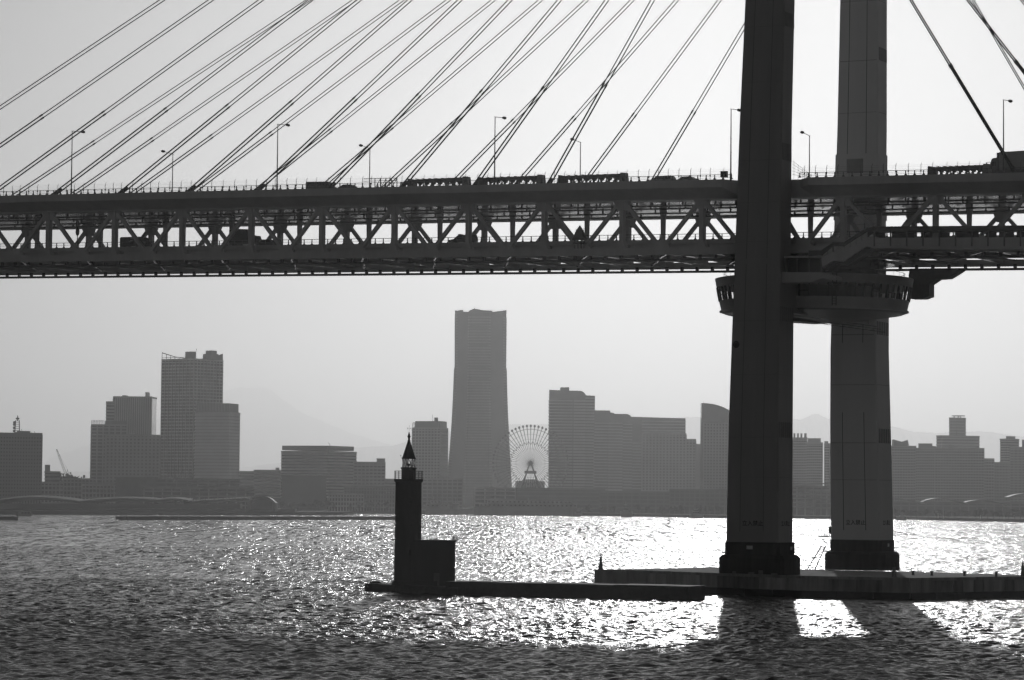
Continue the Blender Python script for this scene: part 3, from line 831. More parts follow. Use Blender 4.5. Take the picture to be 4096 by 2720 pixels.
part('floodlight', MB().prism([(-0.4, 0), (0, -0.1), (0.05, 1.2), (-0.3, 1.35), (-0.45, 1.1)], 0, 0.8, lambda a, b, t: B0(-5.0 + a, 42.3 + t, 10.3 + b)), M['dark'], pier)
# small things left on the platform
for i, (x, w_, h_) in enumerate(((2942, 0.9, 0.5), (3008, 1.0, 0.35), (3046, 0.8, 0.75), (3100, 1.1, 0.3))):
    p = gnd(x, 2296 + (x - 2870) * 0.03, PZ)
    tag(part('crate', MB().box(p.x - w_ / 2, p.x + w_ / 2, p.y + 1.2, p.y + 2.0, PZ, PZ + h_).box(p.x - w_ / 2 + .06, p.x + w_ / 2 - .06, p.y + 1.26, p.y + 1.94, PZ + h_, PZ + h_ + 0.06), M['roofmetal']),
        ['pale crate at the foot of the near pedestal, farthest left of four', 'low pale crate second from left at the near pedestal', 'tallest pale crate at the foot of the near pedestal', 'flat pale crate farthest right at the near pedestal'][i], 'crate', 'crates on the pier')
for i, (x, y) in enumerate(((3652, 2300), (3727, 2302), (3858, 2304), (3985, 2306))):
    p = gnd(x, y, PZ)
    c = (p.x, p.y, PZ)
    tag(part('bollard', MB().lathe([(0.3, 0), (0.22, 0.15), (0.2, 0.5), (0.36, 0.6), (0.36, 0.75), (0.1, 0.85)], c, 10), M['dark']),
        ['mooring bollard on the pier closest to the far pedestal', 'second mooring bollard right of the far pedestal', 'third mooring bollard right of the far pedestal', 'mooring bollard farthest right on the pier'][i], 'bollard', 'bollards on the pier')
def beacon(p, z, s, label, mat, cat='beacon'):
    o_ = thing('harbour_beacon', label, cat, (p.x, p.y, z))
    c = (p.x, p.y, z)
    part('column', MB().lathe([(0.55 * s, 0), (0.42 * s, 0.3 * s), (0.3 * s, 1.9 * s)], c, 10), mat, o_)
    part('gallery', MB().lathe([(0.42 * s, 1.9 * s), (0.42 * s, 2.05 * s)], c, 10), mat, o_)
    part('lantern', MB().lathe([(0.2 * s, 2.05 * s), (0.22 * s, 2.5 * s), (0.12 * s, 2.7 * s), (0.03 * s, 3.2 * s)], c, 10), M['dark'], o_)
beacon(gnd(2403, 2281, PZ), PZ, 0.95, 'small dark beacon on the left tip of the concrete pier', M['dark'])
beacon(gnd(3576, 2309, PZ), PZ, 0.85, 'small pale beacon in front of the far pedestal', M['roofmetal'])
beacon(gnd(4091, 2304, PZ), PZ, 0.85, 'small dark beacon at the right edge of the picture', M['dark'])

# ------------------------------------------------------------------ breakwater with its lighthouse
def slab(name, label, cat, pts, z, mat, lean=0.6):
    nn = len(pts)
    c = sum((Vector(p) for p in pts), Vector()) / nn
    m_ = MB()
    m_.loft([[Vector((p[0] + (p[0] - c.x) * 0, p[1], -1.5)) for p in pts], [Vector((p[0], p[1], z)) for p in pts]])
    return tag(part(name, m_, mat), label, cat)
bwt = thing('breakwater', 'long black breakwater carrying the lighthouse', 'breakwater', (-5, 545, 0))
pL, pM, pR = gnd(1457, 2364), gnd(1828, 2383), gnd(2755, 2403)
def strip(p, q, z, w, name, mat, par):
    d = (q - p).normalized()
    nn = Vector((-d.y, d.x, 0))
    seg = max(1, round((q - p).length / 4.5))
    for i in range(seg):
        a, b = p.lerp(q, i / seg), p.lerp(q, (i + 1) / seg)
        zz = z + rnd.uniform(-0.07, 0.07)
        f = rnd.uniform(-0.12, 0.12)
        m_ = MB()
        m_.loft([[e - nn * f + Vector((0, 0, -1.5)), e - nn * f + Vector((0, 0, zz - 0.15)), e + nn * 0.15 + Vector((0, 0, zz)), e + nn * w + Vector((0, 0, zz)), e + nn * w + Vector((0, 0, -1.5))] for e in (a, b)])
        part(name, m_, mat, par)
strip(pL, pM, 1.35, 8.0, 'concrete_block', M['rock'], bwt)
strip(pM.lerp(pL, 0.12), pR, 2.35, 7.5, 'concrete_block', M['rock'], bwt)
part('mound', MB().prism([(pL.x - 0.2, -1.5), (pL.x + 1.0, 1.6), (pL.x + 2.5, 1.7), (pL.x + 3.5, 1.2), (pL.x + 3.5, -1.5)], pL.y + 0.5, pL.y + 6.0, lambda a, b, t: (a, t, b)), M['rock'], bwt)
LX, LY, LZ = at(1630, 2337, 546).x, 546.0, 1.3
lh = thing('lighthouse', 'dark round lighthouse with gallery and pointed roof on the breakwater', 'lighthouse', (LX, LY, LZ))
c = (LX, LY, 0)
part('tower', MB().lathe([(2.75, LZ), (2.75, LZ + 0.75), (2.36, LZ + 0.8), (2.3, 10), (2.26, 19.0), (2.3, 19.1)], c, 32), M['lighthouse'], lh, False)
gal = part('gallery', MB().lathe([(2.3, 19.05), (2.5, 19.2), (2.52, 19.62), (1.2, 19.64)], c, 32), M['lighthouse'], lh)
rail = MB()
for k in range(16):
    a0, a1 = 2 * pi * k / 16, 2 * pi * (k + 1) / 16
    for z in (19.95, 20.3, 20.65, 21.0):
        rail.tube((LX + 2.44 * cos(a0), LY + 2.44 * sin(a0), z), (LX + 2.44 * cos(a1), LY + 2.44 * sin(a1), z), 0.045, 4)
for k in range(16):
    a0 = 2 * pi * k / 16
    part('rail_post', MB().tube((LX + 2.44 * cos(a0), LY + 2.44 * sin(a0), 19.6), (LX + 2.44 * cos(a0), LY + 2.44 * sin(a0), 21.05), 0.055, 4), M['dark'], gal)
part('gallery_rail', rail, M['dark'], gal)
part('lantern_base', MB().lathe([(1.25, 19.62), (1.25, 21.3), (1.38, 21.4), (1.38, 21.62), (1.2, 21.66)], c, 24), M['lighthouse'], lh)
lan = part('lantern_glass', MB().lathe([(1.1, 21.66), (1.1, 23.12)], c, 24), M['clear'], lh)
ast = MB()
for k in range(12):
    for s in (-1, 1):
        a0, a1 = 2 * pi * k / 12, 2 * pi * (k + s * 1.0) / 12
        ast.tube((LX + 1.13 * cos(a0), LY + 1.13 * sin(a0), 21.66), (LX + 1.13 * cos(a1), LY + 1.13 * sin(a1), 23.12), 0.035, 4)
part('astragal', ast, M['dark'], lan)
part('lamp', MB().lathe([(0.1, 21.66), (0.12, 21.85), (0.3, 22.0), (0.28, 22.15), (0.1, 22.3)], c, 12), M['dark'], lan)
roof = part('roof', MB().lathe([(1.2, 23.1), (1.25, 23.22), (1.12, 23.4), (0.24, 26.15), (0.26, 26.3), (0.2, 26.35), (0.18, 26.7), (0.28, 26.95), (0.22, 27.2), (0.02, 27.85)], c, 24), M['lighthouse'], lh)
wv = MB().tube((LX, LY, 27.7), (LX, LY, 29.0), 0.03, 4).tube((LX - 0.35, LY, 28.35), (LX + 0.35, LY, 28.35), 0.025, 4)
for a in (-0.32, 0.32):
    wv.tube((LX + a, LY, 28.2), (LX + a, LY, 28.55), 0.05, 4)
part('weather_vane', wv, M['dark'], roof)
part('anemometer', MB().tube((LX - 1.3, LY, 23.2), (LX - 1.4, LY, 23.65), 0.03, 4).lathe([(0.02, 23.62), (0.1, 23.68), (0.1, 23.75)], (LX - 1.4, LY, 0), 6), M['dark'], roof)
xa, xb = at(1658, 2250, LY).x, at(1820, 2250, LY).x
hs = part('equipment_house', MB().box(xa, xb, LY - 2.6, LY + 3.2, LZ, 8.85), M['lighthouse'], lh)
part('roof_slab', MB().box(xa - 0.1, xb + 0.22, LY - 2.8, LY + 3.4, 8.85, 9.15), M['rock'], hs)
part('corner_pier', MB().box(xa - 0.5, xa + 0.5, LY - 2.75, LY - 2.55, LZ, 8.75), M['lighthouse'], hs)
part('plinth', MB().box(xa - 0.6, xb - 3.0, LY - 2.95, LY - 2.62, LZ, 2.1), M['rock'], hs)
for z in (6.5, 11.5, 15.5):
    part('window', MB().box(LX - 0.25 + 0.5, LX + 0.25 + 0.5, LY - 2.34, LY - 2.2, z, z + 0.9), M['glass'], lh)
part('door', MB().box(xa + 3.4, xa + 4.4, LY - 2.65, LY - 2.6, LZ, 3.5), M['dark'], hs)

# ------------------------------------------------------------------ buoy and the far breakwaters
p = gnd(2675, 2096)
by = thing('buoy', 'dark lateral buoy afloat on the glittering water left of the tower', 'buoy', (p.x, p.y, 0))
c = (p.x, p.y, 0)
part('float', MB().lathe([(1.0, -0.4), (1.35, 0.1), (1.35, 0.6), (0.9, 0.9)], c, 14), M['dark'], by)
tw = MB()
for k in range(4):
    a = pi / 4 + k * pi / 2
    tw.tube((p.x + 0.8 * cos(a), p.y + 0.8 * sin(a), 0.8), (p.x + 0.35 * cos(a), p.y + 0.35 * sin(a), 3.6), 0.07, 5)
part('tower_frame', tw, M['dark'], by)
part('radar_reflector', MB().lathe([(0.3, 1.9), (0.62, 2.0), (0.62, 2.9), (0.3, 3.0)], c, 8), M['dark'], by)
part('light', MB().lathe([(0.25, 3.6), (0.25, 4.0), (0.05, 4.2)], c, 8), M['dark'], by)
def far_breakwater(x0, y0, x1, y1, z, label, tips=()):
    p, q = gnd(x0, y0), gnd(x1, y1)
    o_ = thing('breakwater', label, 'breakwater', tuple((p + q) / 2))
    d = (q - p).normalized()
    nn = Vector((-d.y, d.x, 0))
    seg = max(2, int((q - p).length / 24))
    for i in range(seg):
        a, b = p.lerp(q, i / seg), p.lerp(q, (i + 1) / seg) - d * 0.25
        zz = z + rnd.uniform(-0.06, 0.06)
        part('caisson', MB().loft([[e + Vector((0, 0, -1)), e + Vector((0, 0, zz)), e + nn * 10 + Vector((0, 0, zz)), e + nn * 10 + Vector((0, 0, -1))] for e in (a, b)]), M['rock'], o_)
    for t, h in tips:
        e = p.lerp(q, t) + nn * 3
        part('light_pole', MB().tube(e + Vector((0, 0, z - 0.2)), e + Vector((0, 0, z + h)), 0.16, 6), M['dark'], o_)
far_breakwater(508, 2080, 1640, 2079, 2.3, 'far low dark breakwater running behind the lighthouse tower', ((0.004, 2.0), (0.25, 0.7), (0.45, 0.8), (0.65, 0.7)))
far_breakwater(-300, 2084, 73, 2081, 2.3, 'short end of a far breakwater at the left edge of the picture', ((0.9, 1.9), (0.98, 1.0), (0.8, 0.8)))

# ------------------------------------------------------------------ far shore: ground and hills
GZ = 2.2
shore = [(-9000, 3300), (-1600, 3150), (-163, 3071), (-10, 3140), (110, 2990), (193, 2835), (355, 2912), (429, 2636), (700, 2450), (9000, 2300)]
mb = MB()
nn = len(shore)
mb.add([(x, y, -2) for x, y in shore] + [(x, y, GZ) for x, y in shore] + [(x * 1.1, 9500, GZ) for x, y in shore],
       [(i, i + 1, nn + i + 1, nn + i) for i in range(nn - 1)] + [(nn + i, nn + i + 1, 2 * nn + i + 1, 2 * nn + i) for i in range(nn - 1)])
struct('ground', mb, M['land'])
ridge = [(-900, 1900), (-200, 1890), (500, 1885), (955, 1871), (1125, 1851), (1300, 1812), (1420, 1790), (1500, 1785), (1560, 1784), (1640, 1762), (1800, 1725), (2040, 1698), (2200, 1696), (2500, 1690),
         (2650, 1675), (2750, 1668), (2900, 1660), (3060, 1688), (3130, 1668), (3200, 1678), (3260, 1653), (3330, 1678), (3500, 1695), (3570, 1705), (3660, 1727), (3740, 1731), (3850, 1726), (3930, 1725), (4096, 1745), (4300, 1760), (5000, 1830)]
HY_ = 36000.0
rows = []
hr = random.Random(5)
fine = []
for (x0, y0), (x1, y1) in zip(ridge, ridge[1:]):
    k = max(2, int((x1 - x0) / 14))
    for i in range(k):
        t = i / k
        tt = t * t * (3 - 2 * t)
        fine.append((x0 + (x1 - x0) * t, y0 + (y1 - y0) * (0.5 * t + 0.5 * tt) + hr.uniform(-1.2, 1.2)))
for j, (dy, f) in enumerate(((-2600, 0.0), (-1700, 0.35), (-800, 0.72), (0, 1.0), (1800, 0.5), (3000, 0.0))):
    row = []
    for x, y in fine:
        p = at(x, y, HY_)
        row.append((p.x, HY_ + dy + (hr.uniform(-150, 150) if 0 < j < 3 else 0), max(0.0, p.z * f * (1 + (hr.uniform(-.12, .12) if j in (1, 2) else 0)))))
    rows.append(row)
k = len(fine)
mb = MB()
mb.add([p for r_ in rows for p in r_], [(j * k + i, j * k + i + 1, (j + 1) * k + i + 1, (j + 1) * k + i) for j in range(len(rows) - 1) for i in range(k - 1)])
struct('hills', mb, M['hill'])
cone = [(200, 1830), (350, 1780), (500, 1728), (640, 1674), (760, 1626), (850, 1588), (920, 1557), (963, 1547), (985, 1550), (1010, 1548), (1040, 1550), (1067, 1547), (1095, 1565), (1119, 1588), (1205, 1648), (1275, 1679), (1318, 1696), (1420, 1735), (1560, 1778), (1700, 1810), (1900, 1840)]
YF = 52000.0
mb = MB()
mb.add([(at(x, y, YF).x * 1.0, YF + dy, max(0.0, at(x, y, YF).z * f)) for dy, f in ((-5200, 0.0), (-2500, 0.3), (-900, 0.68), (0, 1.0), (900, 0.6), (1500, 0.0)) for x, y in cone],
       [(j * 21 + i, j * 21 + i + 1, (j + 1) * 21 + i + 1, (j + 1) * 21 + i) for j in range(5) for i in range(20)])
struct('mountain', mb, M['snow'])

# ------------------------------------------------------------------ the city
def frame_of(xl, xr, Y, xc=None, ang=25.0, depth=None):
    """plan of a block seen between xl and xr at distance Y; xc: the near vertical edge between its two visible faces."""
    xm = (xl + xr) / 2
    phi = atan((xm - 2048) / FPX)
    if xc is None:
        psi = phi
        wA = (xr - xl) / FPX * Y
        return psi, at(xr, 1900, Y), wA, depth or max(12.0, 0.7 * wA)
    psi = phi + radians(ang)
    wA = (xc - xl) / FPX * Y / cos(radians(ang))
    wB = (xr - xc) / FPX * Y / sin(radians(ang))
    return psi, at(xc, 1900, Y), wA, wB
def building(name, label, xl, xr, ytop, Y, mat, xc=None, ang=25.0, depth=None, pitch=4.0, band=1.5, piers=0, pier_w=0.9, ybase=None, roofs=(), y0=None, core=None, bmat=None, cat='building', group='harbour city buildings', ylo=None, side=True):
    psi, C, wA, wB = frame_of(xl, xr, Y, xc, ang, depth)
    R = Matrix.Rotation(-psi, 4, 'Z')
    C = Vector((C.x, C.y, 0))
    H = at((xl + xr) / 2, ytop, Y).z
    o = thing(name, label, cat, (C.x, C.y, GZ), group)
    base = Matrix.Translation(C) @ R
    def T(a, b, c):
        return base @ Vector((a, b, c))
    bmat = bmat or mat
    part('wall', MB().box(-wA, 0, 0, wB, GZ - 0.5, H, T), core or M['pane'], o)
    e = 0.4
    if band:
        ring = MB().box(-wA - e, e, -e, 0.05, 0, band).box(-wA - e, e, wB - 0.05, wB + e, 0, band).box(-wA - e, -wA + 0.05, 0, wB, 0.001, band - 0.001).box(-0.05, e, 0, wB, 0.001, band - 0.001).mesh('floor_band', bmat)
        z = H - pitch
        lo = at((xl + xr) / 2, ylo, Y).z if ylo else 12.0
        while z > lo:
            inst('floor_band', ring, base @ Matrix.Translation((0, 0, z)), o)
            z -= pitch
    part('cornice', MB().box(-wA - 0.5, 0.5, -0.5, wB + 0.5, H - 1.2, H + 0.8, T), bmat, o)
    if piers:
        pm_ = MB().box(-pier_w / 2, pier_w / 2, -e - 0.08, 0.0, GZ - 0.5, H - 1.0).mesh('pier', bmat)
        for i in range(piers + 1):
            inst('pier', pm_, base @ Matrix.Translation((-wA + wA * i / piers, 0, 0)), o)
        ns = max(2, round(piers * wB / wA)) if side else -1
        ps = MB().box(0.0, e + 0.08, -pier_w / 2, pier_w / 2, GZ - 0.5, H - 1.0).mesh('pier', bmat)
        for i in range(ns + 1):
            inst('pier', ps, base @ Matrix.Translation((0, wB * i / ns, 0)), o)
    for (f0, f1, hh) in roofs:
        part('roof_house', MB().box(-wA + wA * f0, -wA + wA * f1, wB * 0.25, wB * 0.75, H + 0.8, H + hh, T).box(-wA + wA * f0 - .2, -wA + wA * f1 + .2, wB * 0.24, wB * 0.76, H + hh, H + hh + 0.5, T), mat, o)
    return o, T, wA, wB, H
def profile_building(name, label, px, Y, depth, mat, bands=None, group='harbour city buildings', piers=(), bmat=None, core=None):
    pts = [(at(x, y, Y).x, at(x, y, Y).z) for x, y in px]
    cx = sum(p[0] for p in pts) / len(pts)
    o = thing(name, label, 'building', (cx, Y, GZ), group)
    part('wall', MB().prism(pts, Y, Y + depth, lambda a, b, t: (a, t, b)), core or M['pane'] if bands else mat, o)
    if bands:
        for (xl, xr, yt, yb, step, th) in bands:
            a, b = at(xl, yt, Y).x, at(xr, yt, Y).x
            z, zb = at(xl, yt, Y).z, at(xl, yb, Y).z
            me = MB().box(a - 0.4, b + 0.4, Y - 0.5, Y + 0.02, 0, th).box(a - 0.4, a + 0.02, Y, Y + depth, 0.001, th - .001).box(b - 0.02, b + 0.4, Y, Y + depth, 0.001, th - .001).mesh('floor_band', bmat or mat)
            while z > zb:
                inst('floor_band', me, Matrix.Translation((0, 0, z - th)), o)
                z -= step
    for (x, y0_, y1_, w_) in piers:
        a = at(x, y0_, Y).x
        part('pier', MB().box(a - w_ / 2, a + w_ / 2, Y - 0.6, Y + 0.02, at(x, y1_, Y).z, at(x, y0_, Y).z), bmat or mat, o)
    return o
F0, F1, F2, F3, F4 = (M['f%d' % i] for i in range(5))

# left group
o, T, wA, wB, H = building('office_block', 'broad office block with rows of small windows at the left edge', -120, 165, 1734, 2950, F1, pitch=3.35, band=2.0, piers=26, pier_w=1.5, ylo=1995)
am = MB()
cx = -wA + wA * (68 + 120) / 285.0
for dx in (-2.2, 2.2):
    for dy in (8, 12):
        am.tube(T(cx + dx, dy, H), T(cx + dx * 0.75, dy, H + 12.5), 0.45, 5)
for k in range(7):
    am.box(cx - 2.3, cx + 2.3, 8, 12, H + 1 + 1.8 * k, H + 1.35 + 1.8 * k, T)
am.tube(T(cx, 10, H + 12), T(cx, 10, H + 17), 0.5, 6).tube(T(cx, 10, H + 13.4), T(cx, 10, H + 15), 1.7, 8)
ant = part('antenna_tower', am, M['dark'], o)
for k, z in enumerate((2.5, 5.5, 8.5, 10.5)):
    part('dish', MB().tube(T(cx - 3.0, 7.6, H + z), T(cx - 3.0, 6.9, H + z), 1.3, 12), M['dark'], ant)
for f, h in ((0.62, 3.5), (0.72, 4.5), (0.86, 2.0), (0.9, 2.6)):
    part('aerial', MB().tube(T(-wA + wA * f, 9, H), T(-wA + wA * f, 9, H + h), 0.2, 5), M['dark'], o)
part('roof_plant', MB().box(-wA * 0.35, -wA * 0.16, 4, 10, H + 0.8, H + 2.6, T), F1, o)
building('office_block', 'small plain block with stair tower beside the crane', 180, 240, 1888, 3300, F2, pitch=4, band=1.6, roofs=((0.0, 0.34, 7.0),))
building('tall_office', 'grey tower with a ribbed front behind the lattice-topped block', 450, 623, 1588, 3850, F2, xc=602, ang=8, pitch=4.0, band=0, piers=18, pier_w=1.3, core=M['gloss'], side=False, roofs=((0.2, 0.28, 2.0), (0.8, 0.85, 6.0)))
building('office_block', 'narrow block against the left side of the grey stepped tower', 421, 452, 1608, 3850, F2, pitch=4, band=2.2)
o, T, wA, wB, H = building('office_block', 'block with an open lattice crown, left of the stepped tower', 364, 505, 1700, 3650, F2, pitch=4.0, band=1.4, piers=6, pier_w=1.6)
lt = MB()
for i in range(9):
    lt.box(-wA + wA * 0.36 * i / 8 - 0.2, -wA + wA * 0.36 * i / 8 + 0.2, 0, 0.4, H + 0.8, H + 5.2, T)
for z in (2.0, 3.5, 5.0):
    lt.box(-wA, -wA * 0.64, 0, 0.4, H + z, H + z + 0.35, T)
part('lattice_crown', lt, F1, o)
part('roof_house', MB().box(-wA * 0.62, 0, 2, wB - 2, H + 0.8, H + 4.6, T), F1, o)
building('office_block', 'wide plain block in front of the stepped grey tower', 424, 637, 1741, 3450, F2, pitch=3.8, band=1.9, piers=14, pier_w=2.2)
# tall twin-horned tower
o, T, wA, wB, H = building('tall_office', 'tall dark tower with upswept roof corners, tallest on the left', 641, 886, 1436, 3700, F1, xc=770, ang=42, pitch=3.9, band=1.0, piers=9, pier_w=0.8, bmat=F3)
def horn(side):
    h = MB()
    if side == 0:
        pts = [(-wA, H), (-wA, H + 8.6), (-wA * 0.45, H + 1.4), (-wA * 0.1, H)]
        for i in range(7):
            a = -wA + wA * 0.8 * i / 6
            h.box(a - 0.25, a + 0.25, 0, 0.5, H, H + 8.6 * (1 - i / 6.0) ** 1.4 + 0.6, T)
        h.prism([(-wA, H + 7.8), (-wA, H + 8.8), (-wA * 0.6, H + 3.6), (-wA * 0.2, H + 0.9), (-wA * 0.2, H + 0.2), (-wA * 0.6, H + 2.8)], 0, 0.6, lambda a, b, t: T(a, t, b))
        h.box(-wA, -wA * 0.2, 0.1, 0.45, H + 2.2, H + 2.7, T)
    else:
        h.prism([(wB, H), (wB, H + 8.6), (wB * 0.7, H + 3.8), (wB * 0.25, H + 0.9), (0, H)], -0.6, 0.0, lambda a, b, t: T(t, a, b))
    return h
part('roof_wing', horn(0), F1, o)
part('roof_wing', horn(1), F1, o)
part('roof_house', MB().box(-wA * 0.42, -wA * 0.22, 8, 16, H, H + 9.5, T), F1, o)
part('roof_house', MB().box(-wA * 0.12, wA * 0.16, 22, 34, H, H + 7, T).box(-wA * 0.05, wA * 0.12, 23, 33, H + 7, H + 11, T), F1, o)
part('aerial', MB().tube(T(-wA * 0.16, 10, H), T(-wA * 0.10, 10, H + 13), 0.3, 5), M['dark'], o)
o, T, wA, wB, H = building('tall_office', 'pale smooth tower with a ribbed top storey in front of the horned tower', 779, 957, 1650, 3640, M['f5'], xc=915, ang=20, pitch=3.8, band=2.6, core=F4)
part('crown', MB().box(-wA + 1.5, -1.0, 1.0, wB - 2, H, H + 10.8, T), F2, o)
for i in range(22):
    part('crown_rib', MB().box(-wA + 1.5 + (wA - 2.6) * i / 21 - 0.25, -wA + 1.5 + (wA - 2.6) * i / 21 + 0.25, 0.6, 1.0, H, H + 11.0, T), F3, o)
building('office_block', 'low flat block just right of the smooth pale tower', 950, 1018, 1887, 3700, F2, pitch=4, band=1.8)
building('office_block', 'long flat low block left of the banded hotel', 1017, 1126, 1882, 3650, F3, pitch=4, band=1.8, roofs=((0.78, 0.92, 3.0),))
# banded hotel
o, T, wA, wB, H = building('hotel', 'broad hotel with pale horizontal bands and a flat top storey', 1124, 1427, 1806, 3500, F3, xc=1310, ang=30, pitch=3.4, band=1.4)
part('top_storey', MB().box(-wA + 0.5, -0.5, 0.5, wB - 5, H + 1.6, H + 6.6, T), F2, o)
part('window_davit', MB().tube(T(-2, 8, H + 6.5), T(-2, 8, H + 8.5), 0.25, 5).tube(T(-2, 8, H + 8.5), T(-4.5, 8, H + 10), 0.2, 5), M['dark'], o)
building('office_block', 'plain block with a taller right corner beside the banded hotel', 1415, 1540, 1850, 3450, F2, pitch=3.7, band=2.0, piers=8, roofs=((0.73, 1.0, 4.2),))
building('office_block', 'low block half hidden behind the lighthouse gallery', 1540, 1640, 1918, 3400, F2, pitch=3.6, band=1.8)
# tower right of the lighthouse
o, T, wA, wB, H = building('hotel', 'tower with open corner frames and paired windows just right of the lighthouse', 1648, 1790, 1712, 4250, F2, xc=1760, ang=18, pitch=4.1, band=1.7, piers=9, pier_w=1.5, bmat=F2)
cr = MB().box(-wA * 0.92, -wA * 0.02, 2, wB - 2, H, H + 9.5, T)
part('crown', cr, F1, o)
for a, b in ((-wA, -wA + 3.6), (-3.6, 0)):
    part('corner_frame', MB().box(a, a + 0.8, 0, 0.8, H, H + 7.5, T).box(b - 0.8, b, 0, 0.8, H, H + 7.5, T).box(a, b, 0.05, 0.75, H + 6.5, H + 7.4, T), F2, o)
part('roof_tank', MB().tube(T(-wA * 0.22, 8, H + 9.5), T(-wA * 0.22, 8, H + 14.5), 2.6, 10), F1, o)
part('aerial', MB().tube(T(-wA * 0.35, 8, H + 9.5), T(-wA * 0.35, 8, H + 19), 0.25, 5), M['dark'], o)

# the tallest tower: chamfered square plan flaring towards its foot
Y = 4650.0
lm = thing('skyscraper', 'very tall tapering skyscraper flaring towards its foot, highest on the skyline', 'building', (at(1925, 1900, Y).x, Y, GZ), 'harbour city buildings')
SIL = [(1250, 1819, 2025.5), (1300, 1818.6, 2025), (1470, 1818, 2024), (1476, 1815.5, 2026.5), (1560, 1812.5, 2028), (1640, 1808.5, 2031), (1720, 1804, 2034.5), (1800, 1798, 2038.5), (1883, 1789.5, 2043.5), (1960, 1781, 2048), (2045, 1772, 2053)]
def lm_ring(y, xl, xr, inset=0.0):
    a, b, z = at(xl, y, Y).x + inset, at(xr, y, Y).x - inset, at((xl + xr) / 2, y, Y).z
    w = b - a
    cxx = (a + b) / 2
    pts = []
    for i, (px_, py_) in enumerate(((-0.5, -0.22), (-0.44, -0.30), (-0.24, -0.34), (-0.20, -0.40), (0.16, -0.40), (0.20, -0.34), (0.44, -0.30), (0.5, -0.22), (0.5, 0.4), (-0.5, 0.4))):
        pts.append(Vector((cxx + w * px_, Y + w * (py_ + 0.4), z)))
    return pts
part('wall', MB().loft([lm_ring(*s) for s in SIL][::-1]), F1, lm)
z_top, z_bot = at(1920, 1250, Y).z, at(1920, 1990, Y).z
def sil_at(y):
    for (y0, a0, b0), (y1, a1, b1) in zip(SIL, SIL[1:]):
        if y0 <= y <= y1:
            t = (y - y0) / (y1 - y0)
            return a0 + (a1 - a0) * t, b0 + (b1 - b0) * t
y = 1266.0
while y < 1990:
    r0, r1 = lm_ring(y, *sil_at(y), -0.45), lm_ring(y + 4.6, *sil_at(y + 4.6), -0.45)
    part('floor_band', MB().loft([r1, r0]), F2, lm)
    y += 11.2
def zpt(x, y):
    p = at(x, y, Y)
    return p.x, p.z
part('roof_crown', MB().prism([zpt(*q) for q in ((1819, 1245), (1819, 1240), (1830, 1241), (1852, 1237), (1852, 1246), (1873, 1249.5), (1876, 1241), (1896, 1232.5), (1930, 1239), (1969, 1241), (1970, 1246), (2026, 1239), (2026, 1248))], Y + 8, Y + 40, lambda a, b, t: (a, t, b)), F1, lm)
part('aerial', MB().tube((zpt(1898, 1234)[0], Y + 12, zpt(1898, 1234)[1]), (zpt(1898, 1222)[0], Y + 12, zpt(1898, 1222)[1]), 0.25, 5), M['dark'], lm)

# three stepped office towers right of the wheel
profile_building('tall_office', 'tallest of three stepped office towers right of the ferris wheel, chamfered roof', [(2195, 2000), (2197.5, 1559), (2242, 1561), (2242, 1549), (2277, 1549), (2277, 1562), (2324, 1563), (2334, 1568), (2345, 1581), (2380, 1583), (2376, 2000)], 4300, 55, F2,
                 bands=((2197, 2290, 1600, 1955, 4.1, 1.7), (2296, 2340, 1600, 1955, 4.1, 2.4), (2342, 2378, 1590, 1955, 4.1, 1.5)))
profile_building('tall_office', 'middle of three stepped office towers right of the ferris wheel', [(2376, 2000), (2378, 1641), (2441, 1642), (2441, 1650), (2456, 1651), (2456, 1655), (2510, 1655.5), (2519, 1660), (2529, 1671), (2567, 1674), (2565, 2000)], 4280, 50, F2,
                 bands=((2379, 2430, 1690, 1960, 4.1, 1.7), (2434, 2490, 1690, 1960, 4.1, 2.3), (2493, 2528, 1695, 1960, 4.1, 1.6), (2531, 2565, 1770, 1960, 4.1, 1.5)))
profile_building('office_block', 'dark banded slab behind the middle stepped tower, lowest of the three', [(2525, 2000), (2527, 1667), (2742, 1673), (2742, 2000)], 4450, 40, F2, bands=((2530, 2742, 1682, 1900, 4.3, 1.9),))
o, T, wA, wB, H = building('hotel', 'pale hotel with vertical window rows in front of the banded slab', 2568, 2743, 1735, 4050, F2, pitch=3.7, band=1.6, piers=13, pier_w=2.0)
building('office_block', 'narrow lower block against the right side of the pale hotel', 2743, 2782, 1758, 4050, F2, pitch=3.7, band=1.6, piers=3, pier_w=1.6)
building('office_block', 'narrow ribbed block between the pale hotel and the sail-shaped tower', 2781, 2808, 1778, 4150, F3, pitch=4, band=0, piers=6, pier_w=1.4, core=F1)
sail = [(2804, 2010), (2806.5, 1612), (2830, 1613), (2850, 1615.5), (2870, 1620), (2890, 1627), (2905, 1634), (2920, 1643), (2940, 1660), (2960, 1683), (2975, 1706), (2990, 1735), (3002, 1770), (3010, 1820), (3014, 2010)]
sl = profile_building('hotel', 'sail-shaped hotel with a curved roof edge beside the near tower leg', sail, 3800, 22, F2, bands=((2815, 2912, 1690, 1990, 3.6, 1.7),))
for i in range(9):
    x = 2815 + i * 12
    part('pier', MB().box(at(x, 1700, 3800).x - 1.0, at(x, 1700, 3800).x + 1.0, 3799.3, 3800.02, at(x, 2000, 3800).z, at(x, 1690, 3800).z), F2, sl)
part('aerial', MB().tube(at(2815, 1613, 3805), at(2815, 1606, 3805), 0.25, 5), M['dark'], sl)
